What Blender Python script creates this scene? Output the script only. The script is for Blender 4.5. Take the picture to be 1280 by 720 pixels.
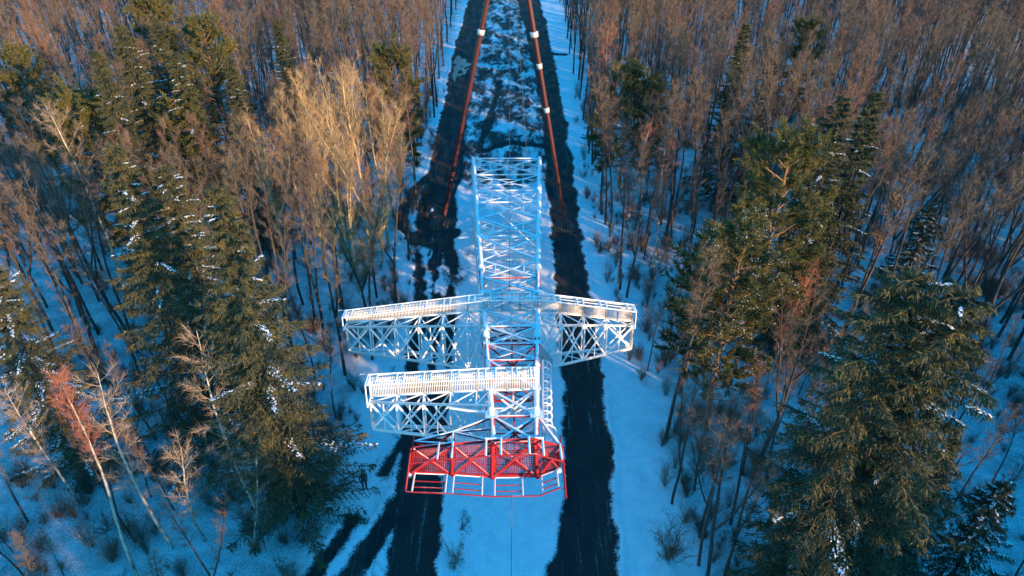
import bpy, math, random
import numpy as np
from mathutils import Vector, Matrix

for o in list(bpy.data.objects):
    bpy.data.objects.remove(o)
scn = bpy.context.scene
COL = scn.collection

# ------------------------------------------------------------------ camera, sky, sun, exposure
CAM_H = 40.0
PITCH = math.radians(34.5)
FPX = 853.0                       # focal length in pixels of a 1280 x 720 frame
cam_data = bpy.data.cameras.new('camera')
cam_data.sensor_width = 36.0
cam_data.lens = 36.0 * FPX / 1280.0
cam_data.clip_start = 0.5
cam_data.clip_end = 6000.0
cam = bpy.data.objects.new('camera', cam_data)
COL.objects.link(cam)
cam.location = (0, 0, CAM_H)
cam.rotation_euler = (math.pi / 2 - PITCH, 0, 0)
scn.camera = cam
scn.render.resolution_x = 1024
scn.render.resolution_y = 576

SUN_EL = math.radians(13.5)
SUN_DIR = Vector((0.74, -0.67, 0)).normalized() * math.cos(SUN_EL) + Vector((0, 0, math.sin(SUN_EL)))
world = bpy.data.worlds.new('World')
scn.world = world
world.use_nodes = True
wn = world.node_tree.nodes
wl = world.node_tree.links
bg = wn['Background']
sky = wn.new('ShaderNodeTexSky')
sky.sky_type = 'NISHITA'
sky.sun_disc = False
sky.sun_elevation = SUN_EL
sky.sun_rotation = math.atan2(SUN_DIR.x, SUN_DIR.y)
sky.air_density = 1.6
sky.dust_density = 0.1
sky.ozone_density = 5.0
hs = wn.new('ShaderNodeHueSaturation')
hs.inputs['Hue'].default_value = 0.49
hs.inputs['Saturation'].default_value = 1.45
wl.new(sky.outputs[0], hs.inputs['Color'])
tint = wn.new('ShaderNodeMix')
tint.data_type = 'RGBA'
tint.blend_type = 'MULTIPLY'
tint.inputs[0].default_value = 1.0
tint.inputs[7].default_value = (0.90, 1.0, 1.10, 1.0)       # the photograph's cold white balance
wl.new(hs.outputs[0], tint.inputs[6])
wl.new(tint.outputs[2], bg.inputs['Color'])
bg.inputs['Strength'].default_value = 0.15

sun_data = bpy.data.lights.new('sun', 'SUN')
sun_data.energy = 3.0
sun_data.angle = math.radians(0.5)
sun_data.color = (1.0, 0.62, 0.31)
sun = bpy.data.objects.new('sun', sun_data)
COL.objects.link(sun)
sun.rotation_euler = SUN_DIR.to_track_quat('Z', 'Y').to_euler()
sun.location = SUN_DIR * 300

vs = scn.view_settings
vs.view_transform = 'Standard'
vs.look = 'None'
vs.gamma = 1.0
vs.use_curve_mapping = False
vs.exposure = 1.76
scn.cycles.max_bounces = 4
scn.cycles.diffuse_bounces = 3
scn.cycles.glossy_bounces = 1
scn.cycles.transmission_bounces = 2

# ------------------------------------------------------------------ pixels of the photograph to places
_cp, _sp = math.cos(PITCH), math.sin(PITCH)


def ray(px, py):
    a, b = (px - 640) / FPX, (360 - py) / FPX
    return np.array([a, _cp + _sp * b, -_sp + _cp * b])


def at_z(px, py, z=0.0):
    r = ray(px, py)
    k = (z - CAM_H) / r[2]
    return np.array([r[0] * k, r[1] * k, z])


def gp(px, py):
    p = at_z(px, py)
    return (p[0], p[1])


# ------------------------------------------------------------------ small helpers
def tag(o, label=None, cat=None, group=None, kind=None):
    if label: o['label'] = label
    if cat: o['category'] = cat
    if group: o['group'] = group
    if kind: o['kind'] = kind
    return o


def link(name, data, parent=None, loc=(0, 0, 0)):
    o = bpy.data.objects.new(name, data)
    COL.objects.link(o)
    o.location = loc
    if parent is not None:
        o.parent = parent
    return o


def empty(name, loc=(0, 0, 0), rz=0.0, sc=1.0):
    o = bpy.data.objects.new(name, None)
    COL.objects.link(o)
    o.location = loc
    o.rotation_euler = (0, 0, rz)
    o.scale = (sc, sc, sc)
    o.empty_display_size = 0.2
    return o


class MB:
    """collects triangles and quads from numpy arrays"""
    def __init__(self):
        self.v, self.f, self.n = [], [], 0

    def add(self, v, f):
        v = np.asarray(v, dtype=np.float64)
        self.v.append(v)
        self.f.append(np.asarray(f, dtype=np.int64) + self.n)
        self.n += len(v)

    def mesh(self, name, mat, smooth=False):
        me = bpy.data.meshes.new(name)
        vs_ = np.concatenate(self.v).astype(np.float32)
        counts = np.concatenate([np.full(len(f), f.shape[1]) for f in self.f]).astype(np.int32)
        loops = np.concatenate([f.ravel() for f in self.f]).astype(np.int32)
        me.vertices.add(len(vs_))
        me.vertices.foreach_set('co', vs_.ravel())
        me.loops.add(len(loops))
        me.loops.foreach_set('vertex_index', loops)
        me.polygons.add(len(counts))
        st = np.zeros(len(counts), dtype=np.int32)
        st[1:] = np.cumsum(counts)[:-1]
        me.polygons.foreach_set('loop_start', st)
        me.polygons.foreach_set('loop_total', counts)
        if smooth:
            me.polygons.foreach_set('use_smooth', np.ones(len(counts), dtype=bool))
        me.update(calc_edges=True)
        if mat is not None:
            me.materials.append(mat)
        return me


def tube(mb, pts, rad, sides=6, caps=True):
    pts = np.asarray(pts, float)
    rad = np.broadcast_to(np.asarray(rad, float), (len(pts),))
    d = np.gradient(pts, axis=0)
    d /= np.linalg.norm(d, axis=1)[:, None] + 1e-9
    ref = np.array([1.0, 0, 0]) if abs(d[0][0]) < 0.8 else np.array([0, 1.0, 0])
    a = np.cross(d, ref)
    a /= np.linalg.norm(a, axis=1)[:, None] + 1e-9
    b = np.cross(d, a)
    th = np.arange(sides) * 2 * math.pi / sides
    ring = a[:, None, :] * np.cos(th)[None, :, None] + b[:, None, :] * np.sin(th)[None, :, None]
    v = (pts[:, None, :] + ring * rad[:, None, None]).reshape(-1, 3)
    n = len(pts)
    i, j = np.meshgrid(np.arange(n - 1), np.arange(sides), indexing='ij')
    j2 = (j + 1) % sides
    f = np.stack([i * sides + j, i * sides + j2, (i + 1) * sides + j2, (i + 1) * sides + j], -1).reshape(-1, 4)
    mb.add(v, f)
    if caps:
        base = mb.n - len(v)
        for k0 in (0, (n - 1) * sides):
            idx = [k0 + t for t in range(sides)]
            tri = np.array([[idx[0], idx[t], idx[t + 1]] for t in range(1, sides - 1)]) + base
            mb.f.append(tri)


def slivers(mb, base, dirs, length, width, rng):
    """one thin triangle each"""
    n = len(base)
    d = dirs / (np.linalg.norm(dirs, axis=1)[:, None] + 1e-9)
    w = np.cross(d, rng.normal(size=(n, 3)))
    w /= np.linalg.norm(w, axis=1)[:, None] + 1e-9
    w *= (np.asarray(width) * 0.5 * np.ones(n))[:, None]
    tip = base + d * (np.asarray(length) * np.ones(n))[:, None]
    v = np.stack([base - w, base + w, tip], 1).reshape(-1, 3)
    mb.add(v, np.arange(3 * n).reshape(-1, 3))
    return tip


def pads(mb, c, size, rng, tilt=0.35, ang=None):
    """small uneven near-level flakes of lying snow"""
    n = len(c)
    a = rng.uniform(0, 6.283, n) if ang is None else ang + rng.normal(size=n) * 0.5
    sz = np.asarray(size) * np.ones(n)
    e1 = np.stack([np.cos(a), np.sin(a), rng.normal(size=n) * tilt], 1) * sz[:, None]
    e2 = np.stack([-np.sin(a), np.cos(a), rng.normal(size=n) * tilt], 1) * (sz * rng.uniform(.3, .6, n))[:, None]
    k = rng.uniform(.5, 1.1, (4, n, 1))
    v = np.stack([c - e1 * k[0], c - e2 * k[1], c + e1 * k[2], c + e2 * k[3]], 1).reshape(-1, 3)
    mb.add(v, np.arange(4 * n).reshape(-1, 4))


def ribbons(mb, p0, p1, p2, w0, rng):
    """two-segment tapered flat twigs"""
    n = len(p0)
    d = p2 - p0
    d /= np.linalg.norm(d, axis=1)[:, None] + 1e-9
    w = np.cross(d, rng.normal(size=(n, 3)))
    w /= np.linalg.norm(w, axis=1)[:, None] + 1e-9
    w *= (np.asarray(w0) * 0.5 * np.ones(n))[:, None]
    v = np.stack([p0 - w, p0 + w, p1 - w * 0.7, p1 + w * 0.7, p2], 1).reshape(-1, 3)
    o = np.arange(n) * 5
    mb.add(v, np.stack([o, o + 1, o + 3, o + 2], 1))
    mb.f.append(np.stack([o + 2, o + 3, o + 4], 1) + (mb.n - len(v)))


def hash2(ix, iy, seed):
    h = (ix * 374761393 + iy * 668265263 + seed * 1442695041) & 0xFFFFFFFF
    h = ((h ^ (h >> 13)) * 1274126177) & 0xFFFFFFFF
    return ((h ^ (h >> 16)) & 0xFFFF) / 65535.0


def vnoise(x, y, seed=0):
    x = np.asarray(x, float); y = np.asarray(y, float)
    ix = np.floor(x).astype(np.int64); iy = np.floor(y).astype(np.int64)
    fx = x - ix; fy = y - iy
    fx = fx * fx * (3 - 2 * fx); fy = fy * fy * (3 - 2 * fy)
    a = hash2(ix, iy, seed); b = hash2(ix + 1, iy, seed)
    c = hash2(ix, iy + 1, seed); d = hash2(ix + 1, iy + 1, seed)
    return (a * (1 - fx) + b * fx) * (1 - fy) + (c * (1 - fx) + d * fx) * fy


def fbm(x, y, seed=0, octs=4):
    s, amp, tot = 0.0, 1.0, 0.0
    for k in range(octs):
        s = s + amp * vnoise(x * 2 ** k, y * 2 ** k, seed + k * 17)
        tot += amp
        amp *= 0.5
    return s / tot - 0.5


# ------------------------------------------------------------------ materials
def new_mat(name):
    m = bpy.data.materials.new(name)
    m.use_nodes = True
    nt = m.node_tree
    return m, nt.nodes, nt.links, nt.nodes['Principled BSDF']


def ramp(n, pos_cols):
    r = n.new('ShaderNodeValToRGB')
    e = r.color_ramp.elements
    e[0].position, e[0].color = pos_cols[0][0], (*pos_cols[0][1], 1)
    e[1].position, e[1].color = pos_cols[-1][0], (*pos_cols[-1][1], 1)
    for p, c in pos_cols[1:-1]:
        x = e.new(p)
        x.color = (*c, 1)
    return r


def noise(n, l, scale, detail=4, rough=0.6, vec=None, dist=0.0):
    t = n.new('ShaderNodeTexNoise')
    t.inputs['Scale'].default_value = scale
    t.inputs['Detail'].default_value = detail
    t.inputs['Roughness'].default_value = rough
    t.inputs['Distortion'].default_value = dist
    if vec is not None:
        l.new(vec, t.inputs['Vector'])
    return t


def mathn(n, l, op, a, b=None, c=None, clamp=False):
    t = n.new('ShaderNodeMath')
    t.operation = op
    t.use_clamp = clamp
    for i, v in enumerate((a, b, c)):
        if v is None: continue
        if isinstance(v, (int, float)): t.inputs[i].default_value = v
        else: l.new(v, t.inputs[i])
    return t.outputs[0]


def mixc(n, l, fac, a, b):
    t = n.new('ShaderNodeMix')
    t.data_type = 'RGBA'
    for sock, v in ((t.inputs[0], fac), (t.inputs[6], a), (t.inputs[7], b)):
        if isinstance(v, (int, float)): sock.default_value = v
        elif isinstance(v, tuple): sock.default_value = (*v, 1)
        else: l.new(v, sock)
    return t.outputs[2]


def bark_mat(name, c0, c1, scale=3.0, rnd=0.3):
    m, n, l, p = new_mat(name)
    tc = n.new('ShaderNodeTexCoord')
    mp = n.new('ShaderNodeMapping')
    mp.inputs['Scale'].default_value = (1, 1, 0.25)
    l.new(tc.outputs['Object'], mp.inputs[0])
    t = noise(n, l, scale, 5, 0.65, mp.outputs[0])
    r = ramp(n, [(0.35, c0), (0.65, c1)])
    l.new(t.outputs[0], r.inputs[0])
    oi = n.new('ShaderNodeObjectInfo')
    k = mathn(n, l, 'MULTIPLY_ADD', oi.outputs['Random'], rnd * 2, 1 - rnd)
    vm = n.new('ShaderNodeVectorMath'); vm.operation = 'SCALE'
    l.new(r.outputs[0], vm.inputs[0]); l.new(k, vm.inputs['Scale'])
    l.new(vm.outputs[0], p.inputs['Base Color'])
    p.inputs['Roughness'].default_value = 0.9
    return m


def twig_mat(name, cols):
    m, n, l, p = new_mat(name)
    oi = n.new('ShaderNodeObjectInfo')
    r = ramp(n, [(i / (len(cols) - 1), c) for i, c in enumerate(cols)])
    l.new(oi.outputs['Random'], r.inputs[0])
    tc = n.new('ShaderNodeTexCoord')
    t = noise(n, l, 0.6, 2, 0.5, tc.outputs['Object'])
    k = mathn(n, l, 'MULTIPLY_ADD', t.outputs[0], 1.0, 0.5)
    vm = n.new('ShaderNodeVectorMath'); vm.operation = 'SCALE'
    l.new(r.outputs[0], vm.inputs[0]); l.new(k, vm.inputs['Scale'])
    l.new(vm.outputs[0], p.inputs['Base Color'])
    p.inputs['Roughness'].default_value = 0.85
    return m


def needle_mat(name, c0, c1, c2):
    m, n, l, p = new_mat(name)
    tc = n.new('ShaderNodeTexCoord')
    oi = n.new('ShaderNodeObjectInfo')
    va = n.new('ShaderNodeVectorMath'); va.operation = 'ADD'
    l.new(tc.outputs['Object'], va.inputs[0]); l.new(oi.outputs['Random'], va.inputs[1])
    t = noise(n, l, 1.1, 4, 0.7, va.outputs[0])
    r = ramp(n, [(0.3, c0), (0.5, c1), (0.72, c2)])
    l.new(t.outputs[0], r.inputs[0])
    l.new(r.outputs[0], p.inputs['Base Color'])
    p.inputs['Roughness'].default_value = 0.75
    tr = n.new('ShaderNodeBsdfTranslucent')
    l.new(r.outputs[0], tr.inputs['Color'])
    mx = n.new('ShaderNodeMixShader')
    mx.inputs[0].default_value = 0.25
    l.new(p.outputs[0], mx.inputs[1]); l.new(tr.outputs[0], mx.inputs[2])
    l.new(mx.outputs[0], n['Material Output'].inputs['Surface'])
    return m


def paint_mat(name, col, snow_lo, snow_hi, wear=(0.25, 0.2, 0.18)):
    """painted steel; snow and rime lie on what faces the sky"""
    m, n, l, p = new_mat(name)
    g = n.new('ShaderNodeNewGeometry')
    t = noise(n, l, 2.3, 5, 0.7, g.outputs['Position'])
    t2 = noise(n, l, 0.9, 3, 0.6, g.outputs['Position'])
    base = mixc(n, l, mathn(n, l, 'MULTIPLY', mathn(n, l, 'SUBTRACT', t.outputs[0], 0.52, clamp=True), 2.5, clamp=True), col, wear)
    sx = n.new('ShaderNodeSeparateXYZ')
    l.new(g.outputs['Normal'], sx.inputs[0])
    up = mathn(n, l, 'ADD', sx.outputs['Z'], mathn(n, l, 'MULTIPLY_ADD', t2.outputs[0], 1.4, -0.7))
    mr = n.new('ShaderNodeMapRange')
    mr.interpolation_type = 'SMOOTHSTEP'
    l.new(up, mr.inputs[0])
    mr.inputs[1].default_value = snow_lo
    mr.inputs[2].default_value = snow_hi
    l.new(mixc(n, l, mr.outputs[0], base, (0.86, 0.88, 0.9)), p.inputs['Base Color'])
    p.inputs['Roughness'].default_value = 0.55
    return m


def plain_mat(name, col, rough=0.6, metal=0.0, var=0.25, scale=4.0):
    m, n, l, p = new_mat(name)
    tc = n.new('ShaderNodeTexCoord')
    t = noise(n, l, scale, 4, 0.6, tc.outputs['Object'])
    c0 = tuple(c * (1 - var) for c in col)
    c1 = tuple(min(1, c * (1 + var)) for c in col)
    r = ramp(n, [(0.35, c0), (0.65, c1)])
    l.new(t.outputs[0], r.inputs[0])
    l.new(r.outputs[0], p.inputs['Base Color'])
    p.inputs['Roughness'].default_value = rough
    p.inputs['Metallic'].default_value = metal
    return m


def ground_mat():
    m, n, l, p = new_mat('snow_and_mud')
    g = n.new('ShaderNodeNewGeometry')
    pos = g.outputs['Position']
    am = n.new('ShaderNodeAttribute'); am.attribute_name = 'mud'
    ac = n.new('ShaderNodeAttribute'); ac.attribute_name = 'churn'
    af = n.new('ShaderNodeAttribute'); af.attribute_name = 'litter_shade'
    mp = n.new('ShaderNodeMapping')
    mp.inputs['Scale'].default_value = (1.0, 0.45, 1.0)       # ruts run along the clearing
    l.new(pos, mp.inputs[0])
    n1 = noise(n, l, 1.1, 8, 0.68, pos, 0.4)
    n2 = noise(n, l, 0.42, 8, 0.72, mp.outputs[0], 0.35)
    n3 = noise(n, l, 7.0, 5, 0.7, pos)
    # edges of the wheel tracks
    e = mathn(n, l, 'ADD', am.outputs['Fac'], mathn(n, l, 'MULTIPLY_ADD', n1.outputs[0], 0.9, -0.45))
    e = mathn(n, l, 'ADD', e, mathn(n, l, 'MULTIPLY_ADD', n3.outputs[0], 0.9, -0.45))
    mr = n.new('ShaderNodeMapRange'); mr.interpolation_type = 'SMOOTHSTEP'
    l.new(e, mr.inputs[0]); mr.inputs[1].default_value = 0.34; mr.inputs[2].default_value = 0.70
    # churned ground: streaks of mud through the snow
    s = mathn(n, l, 'ADD', mathn(n, l, 'MULTIPLY', n2.outputs[0], 1.0), mathn(n, l, 'MULTIPLY_ADD', n3.outputs[0], 0.35, -0.17))
    s = mathn(n, l, 'ADD', s, mathn(n, l, 'MULTIPLY_ADD', ac.outputs['Fac'], 0.6, -0.55))
    ms = n.new('ShaderNodeMapRange'); ms.interpolation_type = 'SMOOTHSTEP'
    l.new(s, ms.inputs[0]); ms.inputs[1].default_value = 0.45; ms.inputs[2].default_value = 0.60
    # grass stalks and litter poking through thin snow, stronger under trees to paint shade
    n4 = noise(n, l, 14.0, 6, 0.8, pos)
    n5 = noise(n, l, 0.5, 4, 0.6, pos)
    q = mathn(n, l, 'ADD', n4.outputs[0], mathn(n, l, 'MULTIPLY', n5.outputs[0], 0.35))
    q = mathn(n, l, 'ADD', q, mathn(n, l, 'MULTIPLY_ADD', af.outputs['Fac'], 0.26, -0.26))
    ml = n.new('ShaderNodeMapRange'); ml.interpolation_type = 'SMOOTHSTEP'
    l.new(q, ml.inputs[0]); ml.inputs[1].default_value = 0.60; ml.inputs[2].default_value = 0.82
    snow = ramp(n, [(0.3, (0.66, 0.72, 0.78)), (0.7, (0.86, 0.88, 0.9))])
    l.new(n1.outputs[0], snow.inputs[0])
    mud = ramp(n, [(0.3, (0.016, 0.017, 0.019)), (0.6, (0.036, 0.033, 0.032)), (0.85, (0.10, 0.10, 0.10))])
    l.new(n2.outputs[0], mud.inputs[0])
    mp2 = n.new('ShaderNodeMapping')
    mp2.inputs['Scale'].default_value = (2.6, 0.16, 1.0)
    l.new(pos, mp2.inputs[0])
    n6 = noise(n, l, 1.0, 7, 0.7, mp2.outputs[0], 0.8)
    sl = n.new('ShaderNodeMapRange'); sl.interpolation_type = 'SMOOTHSTEP'
    l.new(mathn(n, l, 'ADD', n6.outputs[0], mathn(n, l, 'MULTIPLY_ADD', n3.outputs[0], 0.5, -0.25)), sl.inputs[0])
    sl.inputs[1].default_value = 0.56; sl.inputs[2].default_value = 0.80
    mudc = mixc(n, l, mathn(n, l, 'MULTIPLY', sl.outputs[0], 0.6), mud.outputs[0], (0.34, 0.35, 0.36))
    c = mixc(n, l, mathn(n, l, 'MULTIPLY', ml.outputs[0], 0.75), snow.outputs[0], (0.10, 0.085, 0.06))
    fac = mathn(n, l, 'MAXIMUM', mr.outputs[0], ms.outputs[0])
    c = mixc(n, l, fac, c, mudc)
    l.new(c, p.inputs['Base Color'])
    p.inputs['Roughness'].default_value = 0.8
    p.inputs['Specular IOR Level'].default_value = 0.2
    bp = n.new('ShaderNodeBump')
    bp.inputs['Strength'].default_value = 0.55
    bp.inputs['Distance'].default_value = 0.25
    hgt = mathn(n, l, 'ADD', mathn(n, l, 'MULTIPLY', n1.outputs[0], 0.7), mathn(n, l, 'MULTIPLY', n3.outputs[0], 0.3))
    hgt = mathn(n, l, 'ADD', hgt, mathn(n, l, 'MULTIPLY', fac, -0.35))
    l.new(hgt, bp.inputs['Height'])
    l.new(bp.outputs[0], p.inputs['Normal'])
    return m


M = {}
M['ground'] = ground_mat()
M['bark'] = bark_mat('dark_bark', (0.032, 0.028, 0.026), (0.085, 0.07, 0.062))
M['pine_bark'] = bark_mat('pine_bark', (0.10, 0.06, 0.035), (0.22, 0.12, 0.06))
M['birch_bark'] = bark_mat('birch_bark', (0.10, 0.085, 0.07), (0.62, 0.55, 0.45), 4.0, 0.15)
M['aspen_bark'] = bark_mat('aspen_bark', (0.32, 0.25, 0.15), (0.55, 0.45, 0.28), 3.0, 0.15)
M['twig'] = twig_mat('brown_twigs', [(0.18, 0.115, 0.07), (0.13, 0.10, 0.08), (0.23, 0.115, 0.07), (0.15, 0.115, 0.08), (0.11, 0.09, 0.075), (0.18, 0.13, 0.07)])
M['twig_red'] = twig_mat('russet_twigs', [(0.34, 0.125, 0.08), (0.30, 0.125, 0.08)])
M['twig_gold'] = twig_mat('straw_twigs', [(0.40, 0.27, 0.13), (0.34, 0.23, 0.12)])
M['twig_pale'] = twig_mat('pale_birch_twigs', [(0.36, 0.27, 0.19), (0.30, 0.22, 0.16)])
M['twig_olive'] = twig_mat('olive_willow_twigs', [(0.20, 0.17, 0.055), (0.22, 0.18, 0.06)])
M['spruce'] = needle_mat('spruce_needles', (0.022, 0.04, 0.036), (0.06, 0.07, 0.034), (0.17, 0.125, 0.035))
M['pine'] = needle_mat('pine_needles', (0.045, 0.065, 0.036), (0.12, 0.12, 0.036), (0.24, 0.18, 0.045))
M['snow'] = plain_mat('fresh_snow', (0.84, 0.86, 0.88), 0.8, 0, 0.05)
M['white'] = paint_mat('white_paint', (0.84, 0.84, 0.82), 0.5, 0.85, (0.62, 0.60, 0.56))
M['red'] = paint_mat('red_paint', (0.34, 0.006, 0.013), 1.0, 1.35, (0.22, 0.012, 0.016))
M['red_rime'] = paint_mat('rimed_red_paint', (0.38, 0.008, 0.016), 0.45, 0.95, (0.36, 0.03, 0.03))
M['mast_red'] = paint_mat('mast_paint', (0.065, 0.010, 0.010), 0.85, 1.2, (0.05, 0.016, 0.013))
M['galv'] = plain_mat('galvanised_steel', (0.55, 0.55, 0.54), 0.5, 0.3, 0.2)
M['cable'] = plain_mat('steel_cable', (0.10, 0.10, 0.10), 0.5, 0.5)
M['concrete'] = plain_mat('concrete', (0.30, 0.29, 0.27), 0.9)
M['timber'] = plain_mat('wet_timber', (0.05, 0.042, 0.035), 0.85)
M['cloth'] = plain_mat('dark_workwear', (0.03, 0.02, 0.03), 0.9)
M['ice'] = plain_mat('puddle_ice', (0.055, 0.075, 0.085), 0.35, 0.0, 0.4, 1.2)

# ------------------------------------------------------------------ ground: one sheet, with wheel tracks cut out of it
TR_RIGHT_L = [(668, 745), (680, 720), (697, 680), (700, 650), (703, 600), (704, 540), (703, 470), (700, 420), (694, 370), (690, 320), (686, 280), (684, 240), (682, 200), (677, 150), (667, 90), (656, 40), (646, 0)]
TR_RIGHT_R = [(776, 745), (773, 720), (770, 640), (765, 560), (757, 480), (748, 420), (738, 360), (728, 300), (722, 260), (716, 210), (708, 150), (697, 100), (690, 60), (684, 30), (674, 0)]
TR_LEFT_L = [(474, 745), (480, 720), (484, 680), (492, 640), (497, 600), (500, 540), (505, 480), (512, 430), (518, 390), (520, 350), (518, 320), (517, 290), (522, 255), (533, 220), (543, 180), (553, 140), (560, 100), (568, 60), (580, 20), (586, 0)]
TR_LEFT_R = [(548, 745), (548, 720), (550, 680), (552, 640), (555, 600), (560, 540), (565, 480), (568, 430), (568, 390), (567, 350), (567, 320), (570, 290), (570, 255), (577, 220), (581, 180), (585, 140), (590, 100), (596, 60), (602, 20), (606, 0)]


def edge_x(pix, Y):
    g = np.array([gp(*q) for q in pix])
    o = np.argsort(g[:, 1])
    return np.interp(Y, g[o, 1], g[o, 0])


def seg_dist(X, Y, pix):
    g = [np.array(gp(*q)) for q in pix]
    best = np.full(X.shape, 1e9)
    for a, b in zip(g[:-1], g[1:]):
        ab = b - a
        t = np.clip(((X - a[0]) * ab[0] + (Y - a[1]) * ab[1]) / (ab @ ab), 0, 1)
        best = np.minimum(best, np.hypot(X - a[0] - t * ab[0], Y - a[1] - t * ab[1]))
    return best


def build_ground():
    xs = np.concatenate([-np.geomspace(2500, 24, 16)[:-1], np.arange(-24, -15, 0.5), np.arange(-15, 14.01, 0.16), np.arange(14.5, 22, 0.5), np.geomspace(22, 2500, 16)])
    yd = [14.0]
    while yd[-1] < 230:
        yd.append(yd[-1] + max(0.14, 0.0052 * yd[-1]))
    ys = np.concatenate([-np.geomspace(900, 4, 10), [4, 9], np.array(yd), np.geomspace(240, 4500, 12)])
    X, Y = np.meshgrid(xs, ys)
    wob = fbm(X * 0.25, Y * 0.25, 5, 3) * 1.6 + fbm(X * 1.1, Y * 1.1, 9, 4) * 1.1
    # signed depth into a track, metres
    rl, rr = edge_x(TR_RIGHT_L, Y), edge_x(TR_RIGHT_R, Y)
    ll, lr = edge_x(TR_LEFT_L, Y), edge_x(TR_LEFT_R, Y)
    dr = np.minimum(X - rl, rr - X) + wob * 0.6
    dl = np.minimum(X - ll, lr - X) + wob * 0.6
    # islands of snow between the wheels on the left track, where it is churned
    isl = np.maximum(0, 1 - np.hypot((X - gp(540, 318)[0]) / 0.9, (Y - gp(540, 318)[1]) / 5.0))
    isl = isl + np.maximum(0, 1 - np.hypot((X - gp(541, 262)[0]) / 1.1, (Y - gp(541, 262)[1]) / 4.0))
    isl = isl + np.maximum(0, 1 - np.hypot((X - gp(545, 360)[0]) / 0.7, (Y - gp(545, 360)[1]) / 4.5))
    isl = isl + np.maximum(0, 1 - np.hypot((X - gp(543, 410)[0]) / 0.5, (Y - gp(543, 410)[1]) / 4.5))
    dl = dl - isl * 2.5
    # three separate ruts with snow between them beside the shaft
    ru = np.full(X.shape, -9.0)
    for pix, hw in (([(516, 296), (522, 340), (524, 380), (519, 430), (514, 480), (508, 510)], 0.62), ([(541, 300), (544, 340), (546, 380), (543, 430), (540, 480), (536, 510)], 0.42),
                    ([(563, 296), (567, 340), (566, 380), (563, 430), (560, 480), (556, 510)], 0.58)):
        ru = np.maximum(ru, hw - seg_dist(X, Y, pix) + wob * 0.8)
    w3 = np.clip((Y - gp(540, 500)[1]) / 3.0, 0, 1) * np.clip((gp(540, 300)[1] - Y) / 3.0, 0, 1)
    dl = dl * (1 - w3) + np.minimum(dl, ru) * w3
    side = np.full(X.shape, -9.0)
    for pix, hw in (([(378, 740), (415, 690), (442, 650)], 0.62), ([(425, 740), (465, 680), (500, 630)], 0.85),
                    ([(478, 592), (490, 572), (512, 540)], 0.45),
                    ([(548, 212), (517, 238), (503, 262), (504, 285), (520, 306)], 0.75),
                    ([(520, 296), (560, 292)], 1.5), ([(700, 296), (716, 296)], 1.4), ([(560, 300), (569, 340)], 0.6),
                    ([(655, 60), (668, 66), (705, 68)], 0.9), ([(625, 100), (612, 150), (600, 185)], 0.7), ([(600, 190), (640, 178), (690, 185)], 0.8)):
        side = np.maximum(side, hw - seg_dist(X, Y, pix) + wob * 0.5)
    mudd = np.maximum(np.maximum(dr, dl), side)
    mud = np.clip(0.5 + mudd * 1.1, 0, 1)
    churn = np.clip((Y - 70) / 14, 0, 1) * np.clip((X - ll + 0.5) / 1.5, 0, 1) * np.clip((rr + 0.8 - X) / 1.5, 0, 1)
    churn = np.maximum(churn, 0.9 * np.clip(1 - np.hypot((X + 6.2) / 4.6, (Y - 62) / 26), 0, 1) ** 0.4)
    churn = np.maximum(churn, 0.84 * np.clip(1 - np.abs(X + 9.0) / 4.0, 0, 1) ** 0.5 * np.clip((60 - Y) / 10, 0, 1))
    churn = np.maximum(churn, 0.92 * np.clip(1 - np.abs(X + 3.4) / 1.6, 0, 1) ** 0.5 * np.clip((34 - Y) / 4, 0, 1))
    litter_shade = np.clip((np.abs(X) - 10.0) / 4, 0.22, 1.0) * 1.15  # stronger under the trees, so it also paints the shaded floor darker
    litter_shade = np.maximum(litter_shade, 0.7 * np.clip(1 - np.abs(X + 9.5) / 4, 0, 1) * np.clip((50 - Y) / 10, 0, 1))
    mid = np.clip(1 - np.maximum(np.abs(X) - 20, 0) / 20, 0, 1) * np.clip((260 - Y) / 30, 0, 1)
    Z = fbm(X * 0.12, Y * 0.12, 3, 3) * 0.35 * mid + fbm(X * 0.9, Y * 0.9, 21, 3) * 0.14 * mid
    rut = np.clip(mudd * 1.4, 0, 1) * mid
    # two wheel ruts inside each wide track, ridge between
    prof = 0.10 + 0.10 * np.abs(np.sin((X + wob) * 1.9))
    Z = Z - rut * prof + churn * mid * fbm(X * 1.1, Y * 0.5, 33, 4) * 0.5
    berm = np.exp(-((mudd + 0.25) / 0.28) ** 2) * mid
    Z = Z + berm * 0.10
    Z -= Z[np.argmin(abs(ys - 40)), np.argmin(abs(xs))]
    nx, ny = len(xs), len(ys)
    verts = np.stack([X, Y, Z], -1).reshape(-1, 3)
    i, j = np.meshgrid(np.arange(ny - 1), np.arange(nx - 1), indexing='ij')
    quads = np.stack([i * nx + j, i * nx + j + 1, (i + 1) * nx + j + 1, (i + 1) * nx + j], -1).reshape(-1, 4)
    ci = ((i + 0.0) * nx + j).reshape(-1)
    fd = lambda a: (a.ravel()[quads].mean(1))
    isR = (fd(dr) > -0.05) & (fd(Y) > 13) & (fd(Y) < 229)
    isL = (fd(dl) > -0.05) & (fd(Y) > 13) & (fd(Y) < 229) & ~isR
    atts = dict(mud=mud.ravel(), churn=churn.ravel(), litter_shade=litter_shade.ravel())

    def part(name, sel):
        q = quads[sel]
        used, inv = np.unique(q, return_inverse=True)
        mb = MB()
        mb.add(verts[used], inv.reshape(q.shape))
        me = mb.mesh(name, M['ground'], True)
        for k, a in atts.items():
            at = me.attributes.new(k, 'FLOAT', 'POINT')
            at.data.foreach_set('value', a[used].astype(np.float32))
        o = link(name, me)
        o['kind'] = 'structure'
        return o
    part('snowy_ground', ~(isR | isL))
    part('muddy_track', isL)
    part('muddy_track', isR)
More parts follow.
